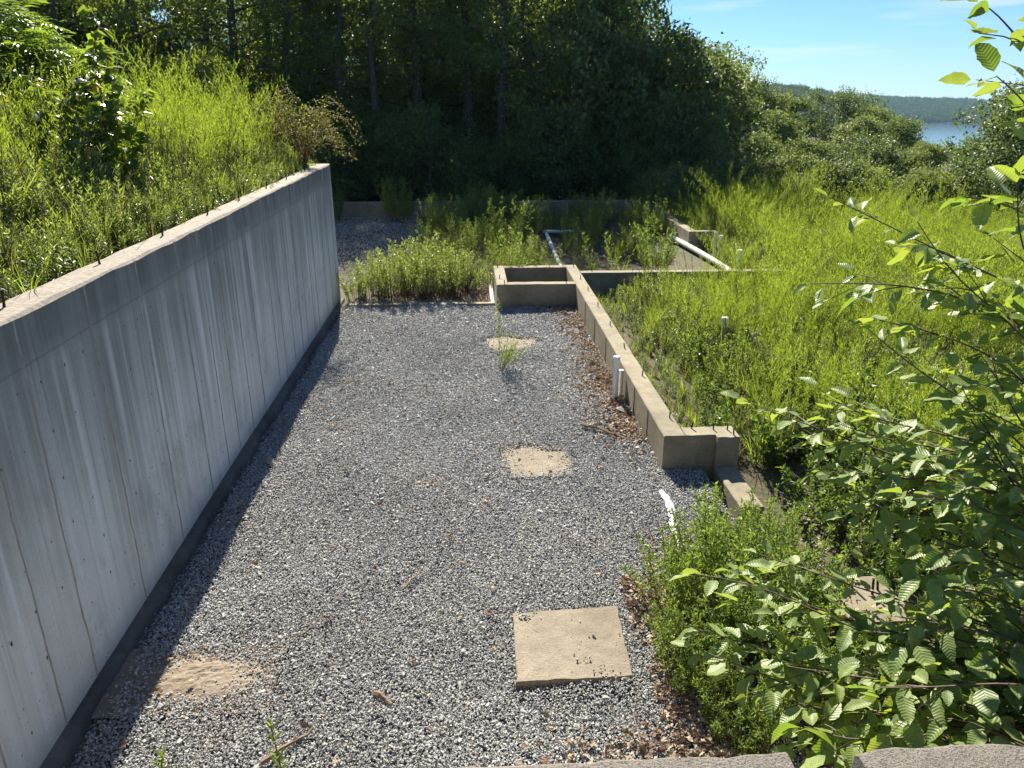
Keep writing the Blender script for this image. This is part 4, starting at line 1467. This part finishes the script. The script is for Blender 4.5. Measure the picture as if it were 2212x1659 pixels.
# sumac with long drooping compound leaves
def frond_mesh(seed):
    r = np.random.default_rng(seed)
    mb = MB()
    P, D, L = [], [], []
    pts = [np.array([0, s * .42, .06 * math.sin(s * 2.6) - .16 * s * s]) for s in np.linspace(0, 1, 11)]
    mb.tube(pts, .0025, 3, 0, False)
    for i in range(1, 11):
        for sgn in (-1, 1):
            P.append(pts[i]); D.append((sgn * .9, .45, -.35 + r.normal() * .15)); L.append(.145 * (1.1 - abs(i / 10 - .45)))
    P.append(pts[10]); D.append((0, 1, -.4)); L.append(.1)
    mb.leaves(P, D, np.repeat([[0, .2, 1.]], len(P), 0), np.array(L), .034, 0, .2)
    return mb.mesh('frond', M['sumac'])


fr = [frond_mesh(i) for i in range(3)]
def sumac(label, loc, seed, nb, hmax, wid):
    r = np.random.default_rng(seed)
    t = thing('sumac_tree', label, 'tree', loc)
    mb = MB(); tips = []
    for i in range(nb):
        az = r.uniform(0, 6.28); rad = wid * math.sqrt(r.random()); h = hmax * (1 - .45 * (rad / wid) ** 2) * r.uniform(.72, 1.0)
        e = np.array([math.cos(az) * rad, math.sin(az) * rad, h])
        mb.tube([(0, 0, 0), e * (.35, .35, .5), e * (.8, .8, .85), e], [.035, .022, .014, .008], 5, 0, False)
        tips.append(e)
    link('trunk', mb.mesh('sumac_trunk', M['bark2']), t)
    for e in tips:
        a0 = r.uniform(0, 6)
        for k in range(9):
            a = a0 + k * 2.4
            o = link('frond', fr[k % 3], t)
            o.matrix_local = Matrix.Translation(Vector(e) - Vector((0, 0, .05 * k * r.random() + .02 * k))) @ Matrix.Rotation(a, 4, 'Z') @ Matrix.Rotation(R(r.uniform(-15, 38)), 4, 'X') @ Matrix.Scale(r.uniform(1.0, 1.45), 4)
    return t
sumac('sumac tree with drooping narrow leaflets at the upper left corner', (-6.3, 11.5, 2.95), 1, 33, 2.35, 1.15)
sumac('lower sumac to the right of the corner sumac beside glossy sapling', (-5.35, 11.6, 2.85), 2, 18, 1.5, .7)


# ------------------------------------------------------------------ the wood behind
ftypes = [tree_meshes('wood_tree', 400 + i, 15, 3.4,   .16 + .05 * (i % 3), M['forest'], M['bark'], 11000, .18, 24, .85, .19) for i in range(4)]
tall = [tree_meshes('tall_tree', 410 + i, 15, 3.2, .30, M['forest'], M['bark'], 7500, .17, 22, .8, .24) for i in range(3)]
under = [tree_meshes('understory', 420 + i, 3.6, 1.7, .05, M['forest'], M['bark'], 3800, .15, 16, .5, .035, None, .3, 0, 3) for i in range(3)]
rf = np.random.default_rng(77)
lead = [(-10.1, 37, 1.0), (-7.9, 35.5, .9), (-5.8, 36, .95), (-4.2, 35, .82), (-2.7, 36.5, 1.0), (-.15, 36, .95), (1.6, 34.6, .95), (2.5, 36.2, .85), (4.4, 37, .78), (6.6, 36.4, .70)]
names = ['dark trunk at the left of the wood near glossy sapling', 'twin-like slim trunk behind the plume weeds', 'dark trunk right above the rose bush', 'slim trunk between rose bush and wood centre',
         'dark trunk above the far weed clump', 'straight dark trunk left of the box in the wood', 'leaning pale-barked trunk behind the open box', 'slim trunk just right of leaning trunk',
         'dark tree where the wood begins to thin', 'tall tree at right edge of the wood against sky']
for i, ((a, b, s_), lb) in enumerate(zip(lead, names)):
    put('wood_tree', lb, 'tree', tall[i % 3], (a, b, ground_z(a, b)), rf.uniform(0, 6), s_, 'trees of the wood', ('trunk', 'crown'))
k = 0
for yy in (33.6, 39.5, 43.5, 48, 53, 59):
    for xx in np.arange(-34, 11, 6.4 if yy < 46 else 3.8):
        a, b = xx + rf.normal() * .8, yy + rf.normal() * 1.2
        if yy < 35 and (a > -12 or rf.random() < .3): continue
        if a > (8 if yy < 36 else 2.6): continue
        s_ = rf.uniform(.8, 1.1) * (.8 if yy < 35 else 1.0)
        if a > 3: s_ *= .85
        t = put('wood_tree', 'dark leafy tree added among many in the wood to deepen its shade', 'tree', ftypes[k % 4], (a, b, ground_z(a, b)), rf.uniform(0, 6), s_, 'trees deep in the wood', ('trunk', 'crown'))
        k += 1
for j, (a, b) in enumerate([(-6.4, 39.6), (-3.4, 40.4), (-9.0, 40), (-1.3, 39.0), (1.2, 39.6)]):  # extra trees, added so the wood shades the far gravel more
    put('wood_tree', 'dark leafy tree added among many in the wood to deepen its shade', 'tree', ftypes[j % 4], (a, b, ground_z(a, b)), rf.uniform(0, 6), 1.0, 'trees deep in the wood', ('trunk', 'crown'))
for i in range(46):
    a, b = -16 + 24.5 * (i + rf.random()) / 46, 31.6 + rf.random() * 3.4 + (2.2 if i % 2 else 0)
    put('understory_bush', 'shaded understory bush at the foot of the wood', 'bush', under[i % 3], (a, b, ground_z(a, b) - .05), rf.uniform(0, 6), rf.uniform(.65, 1.15), 'understory bushes along the wood', ('trunk', 'crown'))

for i in range(30):
    a, b = -34 + 26 * (i + rf.random()) / 30, 19 + rf.random() * 14
    put('understory_bush', 'shaded bush on the rising ground behind the bank thicket', 'bush', under[i % 3], (a, b, ground_z(a, b) - .05), rf.uniform(0, 6), rf.uniform(.8, 1.4), 'bushes behind the bank', ('trunk', 'crown'))
for i in range(44):
    a, b = -22 + 30 * (i + rf.random()) / 44, 38.5 + rf.random() * 16
    put('understory_bush', 'dark bush half seen between the trunks of the wood', 'bush', under[i % 3], (a, b, ground_z(a, b) - .05), rf.uniform(0, 6), rf.uniform(1.0, 1.7), 'bushes inside the wood', ('trunk', 'crown'))

# ------------------------------------------------------------------ trees on the right, falling away to the lake
rnd = lambda u: (1 - (1.15 * u - .35) ** 2 / .72) ** .5 if abs(1.15 * u - .35) < .84 else .1
rt = [tree_meshes('field_tree', 440 + i, 5.0, 2.0, .06, [M['tree'], M['tree2'], M['oak']][i % 3], M['bark2'], 9000, .20, 26, .55, .06, rnd, .2, .04, 2, .12) for i in range(4)]
ok_ = [tree_meshes('oak', 460 + i, 8.5, 3.4, .10, M['oak'], M['bark'], 13000, .24, 32, .9, .16, rnd, .12, .06, 1, .12) for i in range(2)]
eb = [tree_meshes('edge_bush', 470 + i, 1.9, 1.1, .03, [M['tree'], M['tree2']][i], M['bark2'], 2600, .12, 16, .42, .025, None, .2, 0, 3) for i in range(2)]
T = [
    (3.4, 44.0, 9.6, .9, 'o', 'broad tree showing between trunks right of the leaning one'),
    (6.9, 46.0, 9.4, .9, 'o', 'broad tree deep behind the pale leafy pair'),
    (10.2, 47.5, 8.0, .8, 'o', 'dark tree between tall wood end and round oak'),
    # x, y, top z, width factor, kind, label
    (6.3, 38.5, 13.0, .72, 'o', 'tall dark tree reaching out of view at the right end of wood'),
    (4.9, 34.6, 7.2, .9, 't', 'pale leafy tree in front of the wood above cross wall'),
    (7.4, 34.2, 6.0, .95, 't', 'second pale leafy tree in front of the wood right of first'),
    (8.9, 36.8, 6.8, 1.0, 't', 'pale green tree in front of the tall dark one at wood end'),
    (10.8, 38.0, 5.6, 1.15, 't', 'mid green tree left of the round oak'),
    (14.2, 48.0, 6.7, 1.0, 'o', 'round-crowned oak standing against the sky'),
    (16.9, 48.5, 5.2, .8, 'o', 'right shoulder oak sloping down from the round one'),
    (13.0, 40.5, 4.2, 1.1, 't', 'rounded tree under the oak'),
    (18.6, 48.0, 4.2, 1.0, 't', 'small tree below the left end of the near ridge'),
    (16.4, 42.0, 3.3, 1.1, 't', 'bushy tree between oak and the pointed tree'),
    (21.6, 54.0, 4.0, 1.1, 't', 'bushy tree in front of the near ridge'),
    (23.9, 50.5, 4.4, 1.1, 'o', 'pointed dark tree rising in front of near ridge'),
    (26.4, 52.0, 3.4, 1.0, 't', 'tree right of the pointed dark tree'),
    (21.2, 42.5, 3.0, 1.2, 't', 'wide pale tree left of the lake gap'),
    (24.4, 44.0, 2.9, 1.0, 't', 'crown just left of the lake glimpse'),
    (19.0, 37.5, 2.3, 1.2, 't', 'pale bushy tree at middle of right thicket'),
    (22.2, 37.8, 1.9, 1.1, 't', 'low tree below the lake glimpse'),
    (19.4, 26.5, 4.3, 1.1, 'o', 'big dark tree on the right edge near lake'),
    (20.6, 28.0, 4.4, 1.1, 'o', 'dark tree just outside right edge behind the big one'),
    (24.9, 37.5, 2.2, 1.1, 't', 'low tree right of the lake glimpse'),
    (10.2, 33.5, 3.2, 1.0, 't', 'pale shrub tree where the wood meets the field'),
    (12.0, 32.2, 2.6, 1.0, 't', 'glinting shrub tree second along field edge'),
    (13.9, 31.0, 2.4, 1.0, 't', 'glinting shrub tree in mid field edge'),
    (15.9, 30.4, 2.3, 1.1, 't', 'broad shrub tree right of field edge middle'),
    (17.9, 31.0, 2.0, 1.1, 't', 'shrub tree at field edge below lake'),
    (16.2, 26.8, 1.55, .9, 't', 'low leafy shrub near right end of field'),
    (14.6, 27.2, 1.3, .8, 't', 'small leafy shrub behind the alder tips'),
    (8.3, 32.6, 2.4, .9, 't', 'dark shrub under wood edge beside field'),
    (11.4, 29.8, 1.7, .9, 't', 'low shrub in front of field edge trees'),
    (29.5, 56.0, 1.5, 1.2, 't', 'distant crown low beside lake shore'),
    (33.5, 58.0, .9, 1.2, 't', 'distant crown right of lake shore'),
]
for i, (a, b, top, wf, kd, lb) in enumerate(T):
    g = ground_z(a, b)
    src = rt[i % 4] if kd == 't' else ok_[i % 2]
    zz = np.array([q.co.z for q in src[1].vertices])
    h0 = float(np.percentile(zz, 98.5))
    sz = (top - g) / h0
    put('tree', lb, 'tree', src, (a, b, g), rf.uniform(0, 6), (sz * wf * .92, sz * wf * .92, sz), None, ('trunk', 'crown'))
for i in range(26):
    a, b = 7.4 + 12 * (i + rf.random()) / 26, 28.4 + rf.random() * 2.2 - .07 * i
    put('field_edge_bush', 'leafy bush in the unbroken line of growth behind the field', 'bush', eb[i % 2], (a, b, ground_z(a, b) - .05), rf.uniform(0, 6), rf.uniform(.75, 1.15), 'bushes along the far field edge', ('trunk', 'crown'))
# further trees on the falling slope, one mass
n = 420
a = rf.uniform(R(14), R(44), n); d = 60 * np.exp(rf.random(n) * 2.3)
x, y = d * np.sin(a), d * np.cos(a)
z = np.array([ground_z(p, q) for p, q in zip(x, y)])
lim = 4 + np.tan(R(-2.9)) * d          # keep the line of sight to the lake
hh = np.minimum(9.0, lim - z)
ok = hh > 2.0
far_crown = [tree_meshes('slope_tree', 480 + i, 8, 3.2, .1, M['oak'], M['bark'], 2600, .42, 18, 1.1, .12)[1] for i in range(2)]
tag(scatter('wooded_slope', far_crown, np.stack([x, y, z], 1)[ok], rots(ok.sum(), .03), (hh[ok] / 8.0) * 1.05, 12), 'unbroken tree tops falling away towards the lake', 'woods')


def hill_trees(name, ridge_data, n, seed, lo, hi, label):
    v, nd, na = ridge_data
    r = np.random.default_rng(seed)
    v = np.array(v).reshape(nd, na, 3)
    P = []
    for _ in range(n):
        j = r.integers(0, nd - 1); i = r.integers(0, na - 1); s_, t_ = r.random(2)
        P.append(v[j, i] * (1 - s_) * (1 - t_) + v[j + 1, i] * s_ * (1 - t_) + v[j, i + 1] * (1 - s_) * t_ + v[j + 1, i + 1] * s_ * t_)
    return tag(scatter(name, far_trees, np.array(P), rots(n, .03), r.uniform(lo, hi, n), seed), label, 'woods')


far_trees = [tree_meshes('hill_tree', 490 + i, 11, 5.0, .05, M['far'], M['bark'], 420, 1.7, 14, 2.4, .2)[1] for i in range(3)]
hill_trees('hill_woods', near_pts, 2600, 5, .55, 1.0, 'wooded near ridge above the lake')
hill_trees('hill_woods', far_pts, 7000, 6, .7, 1.25, 'wooded far shore across the lake')

# ------------------------------------------------------------------ alder saplings in the foreground
def broad_leaf_mesh(seed):
    r = np.random.default_rng(seed)
    rows = 8
    v, f, uv = [], [], []
    curl, bend, cup = r.uniform(-.4, .5), r.uniform(-.7, .1), r.uniform(.0, .7)
    fat = r.uniform(.78, 1.12)
    for j in range(rows + 1):
        t = j / rows
        w = fat * .33 * math.sin(math.pi * t ** .80) ** .75 * (1 - .15 * t) if 0 < t < 1 else 0
        for i in range(5):
            u = (i - 2) / 2
            uu = u * w * (1 + (.07 * (-1) ** j * r.uniform(.5, 1.3) if abs(u) == 1 else 0))
            v.append((uu, t + .06 * abs(u) * w, cup * abs(u) * w * .8 + bend * t * t * .7 + curl * u * w * t + .02 * math.sin(t * 14 + seed) * abs(u)))
            uv.append((.5 + uu * .75, t))
    for j in range(rows):
        for i in range(4):
            f.append((j * 5 + i, j * 5 + i + 1, j * 5 + i + 6, j * 5 + i + 5))
    me_ = bpy.data.meshes.new('broad_leaf')
    me_.from_pydata(v, [], f)
    l = me_.uv_layers.new(name='UVMap')
    for lp in me_.loops:
        l.data[lp.index].uv = uv[lp.vertex_index]
    me_.materials.append(M['alder'])
    me_.polygons.foreach_set('use_smooth', np.ones(len(f), bool))
    me_.update()
    return me_


bl = [broad_leaf_mesh(i) for i in range(8)]
LEAFDATA = []
for me_ in bl:
    co = np.array([v_.co for v_ in me_.vertices])
    LEAFDATA.append((co, np.array([d_.uv for d_ in me_.uv_layers[0].data])))
upper = [
  [(1.70,2.11,3.45),(1.47,2.23,3.54),(1.28,2.35,3.64),(1.16,2.45,3.70)],
  [(1.66,2.03,3.36),(1.46,2.14,3.45),(1.28,2.23,3.47),(1.07,2.31,3.45)],
  [(1.65,1.89,3.01),(1.49,2.00,3.14),(1.32,2.11,3.24),(1.21,2.20,3.34)],
  [(1.33,1.83,4.08),(1.27,1.88,4.14),(1.24,1.91,4.19),(1.22,1.94,4.21)],
  [(1.33,1.78,3.94),(1.29,1.82,3.99),(1.27,1.85,4.03),(1.25,1.88,4.05)],
  [(1.50,1.89,3.68),(1.43,1.95,3.73),(1.37,2.00,3.76),(1.33,2.03,3.75)],
  [(1.61,1.90,3.30),(1.52,2.02,3.41),(1.41,2.13,3.51),(1.35,2.26,3.65)],
  [(1.47,1.78,3.54),(1.38,1.82,3.62),(1.36,1.85,3.71),(1.37,1.89,3.81)],
  [(1.59,1.86,3.20),(1.49,1.98,3.31),(1.38,2.07,3.35),(1.23,2.16,3.37)],
]
middle = [
  [(1.69,1.89,2.86),(1.49,2.01,2.89),(1.29,2.13,2.95),(1.09,2.25,2.99),(0.92,2.37,3.03)],
  [(1.69,1.94,2.99),(1.55,2.04,3.01),(1.41,2.12,3.02),(1.22,2.22,3.04),(1.15,2.32,3.09)],
  [(1.61,1.81,2.93),(1.51,1.88,2.93),(1.39,1.96,2.92),(1.24,2.03,2.91),(1.10,2.10,2.90)],
  [(1.58,1.70,2.76),(1.40,1.82,2.78),(1.29,1.93,2.78),(1.19,2.07,2.84)],
  [(1.59,1.74,2.88),(1.53,1.87,3.03),(1.47,1.98,3.12),(1.45,2.09,3.23)],
  [(1.51,1.72,3.10),(1.45,1.80,3.20),(1.43,1.87,3.28),(1.40,1.93,3.34)],
  [(1.51,1.64,2.89),(1.42,1.74,2.94),(1.34,1.82,2.95),(1.27,1.88,2.91)],
]
lower = [
  [(1.60,1.67,2.55),(1.44,1.76,2.58),(1.22,1.84,2.60),(1.04,1.93,2.63),(0.89,2.01,2.65)],
  [(1.53,1.55,2.49),(1.37,1.62,2.50),(1.22,1.70,2.53),(1.04,1.79,2.56),(0.85,1.89,2.63),(0.67,1.96,2.62)],
  [(1.49,1.48,2.46),(1.26,1.53,2.42),(1.07,1.59,2.41),(0.84,1.67,2.45),(0.72,1.74,2.48),(0.64,1.80,2.47)],
  [(1.45,1.46,2.54),(1.32,1.52,2.53),(1.18,1.57,2.52),(1.03,1.63,2.50),(0.87,1.69,2.49)],
  [(1.38,1.35,2.53),(1.24,1.40,2.54),(1.08,1.43,2.48),(0.93,1.46,2.44),(0.85,1.51,2.45)],
  [(1.50,1.54,2.62),(1.46,1.63,2.66),(1.39,1.72,2.69),(1.30,1.80,2.71)],
  [(1.31,1.27,2.57),(1.25,1.32,2.57),(1.17,1.39,2.60),(1.09,1.42,2.54)],
  [(1.47,1.49,2.61),(1.39,1.57,2.63),(1.30,1.64,2.61),(1.13,1.71,2.58)],
  [(1.47,1.55,2.79),(1.41,1.62,2.83),(1.35,1.69,2.84),(1.29,1.74,2.83)],
  [(1.36,1.36,2.48),(1.16,1.36,2.42),(0.96,1.37,2.40),(0.80,1.40,2.40)],
  [(1.42,1.40,2.64),(1.30,1.42,2.66),(1.16,1.45,2.62),(1.02,1.50,2.58)],
]


def spline(pts, n_):
    pts = np.array(pts, float)
    t = np.concatenate([[0], np.cumsum(np.linalg.norm(np.diff(pts, axis=0), axis=1))])
    s_ = np.linspace(0, t[-1], n_)
    c = np.stack([np.interp(s_, t, pts[:, k]) for k in range(3)], 1)
    for _ in range(3):
        c[1:-1] = (c[:-2] + 2 * c[1:-1] + c[2:]) / 4
    return c, t[-1]


def alder(label, base, stem, branches, seed, dens=1.0, size=1.0, more=0):
    r = np.random.default_rng(seed)
    root = thing('alder_sapling', label, 'sapling', base)
    B = np.array(base)
    cs, _ = spline([base] + stem, 14)
    link('stem', MB().tube(cs - B, np.linspace(.022, .006, 14), 7).mesh('stem', M['bark2']), root)
    made = []
    extra = []
    for b1, b2 in zip(branches, branches[1:]):     # boughs between the charted ones
        m_ = min(len(b1), len(b2)); w_ = r.uniform(.35, .65); o_ = r.normal(size=3) * .03 + np.array([.02, .06, -.03])
        extra.append([tuple(np.array(p) * w_ + np.array(q) * (1 - w_) + o_) for p, q in zip(b1[:m_], b2[:m_])])
    for br in branches + extra * more:
        j = int(np.argmin(np.linalg.norm(cs - np.array(br[0]), axis=1)))
        c, L = spline([tuple(cs[max(0, j - 1)])] + br, 18)
        mb = MB().tube(c - B, np.linspace(.0052, .0014, 18), 5, 0, False)
        start = np.linalg.norm(cs[max(0, j - 1)] - np.array(br[0])) / max(L, 1e-3)
        at = []
        def sample(s):
            k = s * 17; i = min(16, int(k)); return c[i] + (c[i + 1] - c[i]) * (k - i)
        s = max(0.0, start * .5)
        side = 1
        while s < 1.0:
            p = sample(s); q = sample(min(1, s + .05)) - sample(max(0, s - .05)); q /= np.linalg.norm(q) + 1e-9
            sd = np.cross(q, (0, 0, 1)); sd /= np.linalg.norm(sd) + 1e-9
            if r.random() < .55 and s < .9:
                # a side twig carrying its own leaves
                tl = r.uniform(.10, .26) * (1.15 - .6 * s)
                d = q * .75 + sd * side * r.uniform(.4, .9) + np.array([0, 0, r.uniform(-.25, .35)])
                d /= np.linalg.norm(d)
                e = p + d * tl + np.array([0, 0, -.02])
                mb.tube([p - B, (p + e) / 2 - B + (0, 0, .006), e - B], [.0022, .0016, .001], 4, 0, False)
                m_ = max(2, int(tl / .042))
                for k in range(m_):
                    u = (k + .6) / m_
                    at.append((p + (e - p) * u, d * .5 + np.cross(d, (0, 0, 1)) * (1 if k % 2 else -1) * .9))
                at.append((e, d))
            at.append((p, q * .4 + sd * side * .9))
            side = -side
            s += .048 / max(L, .25) / dens
        at.append((c[-1], c[-1] - c[-3]))
        bo = link('branch', mb.mesh('branch', M['twig']), root)
        for p, d in at:
            d = np.array(d) / (np.linalg.norm(d) + 1e-9)
            d = d + np.array([0, 0, r.uniform(-.60, .12)]) + r.normal(size=3) * .25
            ln = size * (.042 + .058 * r.random() ** .8)
            up = Vector((r.normal() * .45, r.normal() * .45 + .25, 1))
            d_ = Vector(d).normalized()
            mt = Matrix.Translation(Vector(p - B) + d_ * .012) @ aim(d_, up).to_4x4() @ Matrix.Scale(ln, 4)
            made.append((mt, int(r.integers(0, 8)), bo))
    # the 300 leaves nearest the lens that stand in view are objects; the rest are one part
    def key(q):
        p_ = np.array(q[0].translation) + B - np.array([0, 0, 4.0])
        dep = .0486 * p_[0] + .9345 * p_[1] - .3525 * p_[2]
        lat = (.9986 * p_[0] - .052 * p_[1]) / max(dep, .05)
        return dep + (5 if lat > .69 else 0)
    made.sort(key=key)
    for mt, k, bo in made[:300]:
        o = link('leaf', bl[k], bo)
        o.matrix_local = mt
    if len(made) > 300:
        vs, fs, uvs, c0 = [], [], [], 0
        for mt, k, bo in made[300:]:
            co, uv_ = LEAFDATA[k]
            m4 = np.array(mt)
            vs.append(co @ m4[:3, :3].T + m4[:3, 3])
            fs += [tuple(i + c0 for i in p.vertices) for p in bl[k].polygons]
            uvs.append(uv_)
            c0 += len(co)
        me_ = bpy.data.meshes.new('leaves')
        me_.from_pydata(np.concatenate(vs).tolist(), [], fs)
        l = me_.uv_layers.new(name='UVMap')
        l.data.foreach_set('uv', np.concatenate(uvs).astype(np.float32).ravel())
        me_.materials.append(M['alder'])
        me_.polygons.foreach_set('use_smooth', np.ones(len(fs), bool))
        link('leaves', me_, root)['kind'] = 'stuff'
    return len(made)


n1 = alder('young alder whose sparse upper branches reach in from the right edge', (1.95, 2.10, -.2), [(1.92, 2.08, 1.6), (1.80, 2.0, 3.0), (1.62, 1.92, 3.7), (1.40, 1.82, 4.1), (1.36, 1.80, 4.25)], upper, 1, .85, .92)
n2 = alder('young alder spreading leafy branches across the middle right', (2.05, 1.85, -.2), [(2.0, 1.85, 1.5), (1.85, 1.85, 2.6), (1.70, 1.80, 3.2)], middle, 2, .95, .88, 1)
n3 = alder('young alder with dense ribbed leaves filling the lower right corner', (1.80, 1.60, -.2), [(1.75, 1.58, 1.4), (1.65, 1.55, 2.3), (1.52, 1.52, 2.85)], lower, 3, 1.2, .90, 1)
print('alder leaves', n1, n2, n3)

# ------------------------------------------------------------------ summer haze
hz = bpy.data.materials.new('air')
hz.use_nodes = True
hn = hz.node_tree.nodes
hn.remove(hn['Principled BSDF'])
pv = hn.new('ShaderNodeVolumePrincipled')
pv.inputs['Color'].default_value = (0.42, 0.70, 1.0, 1)
pv.inputs['Density'].default_value = 0.00008
pv.inputs['Anisotropy'].default_value = 0.2
hz.node_tree.links.new(pv.outputs[0], hn['Material Output'].inputs['Volume'])
o = link('haze', MB().box(-600, 3600, -100, 4600, -75, 62).mesh('haze', hz))
o['kind'] = 'stuff'
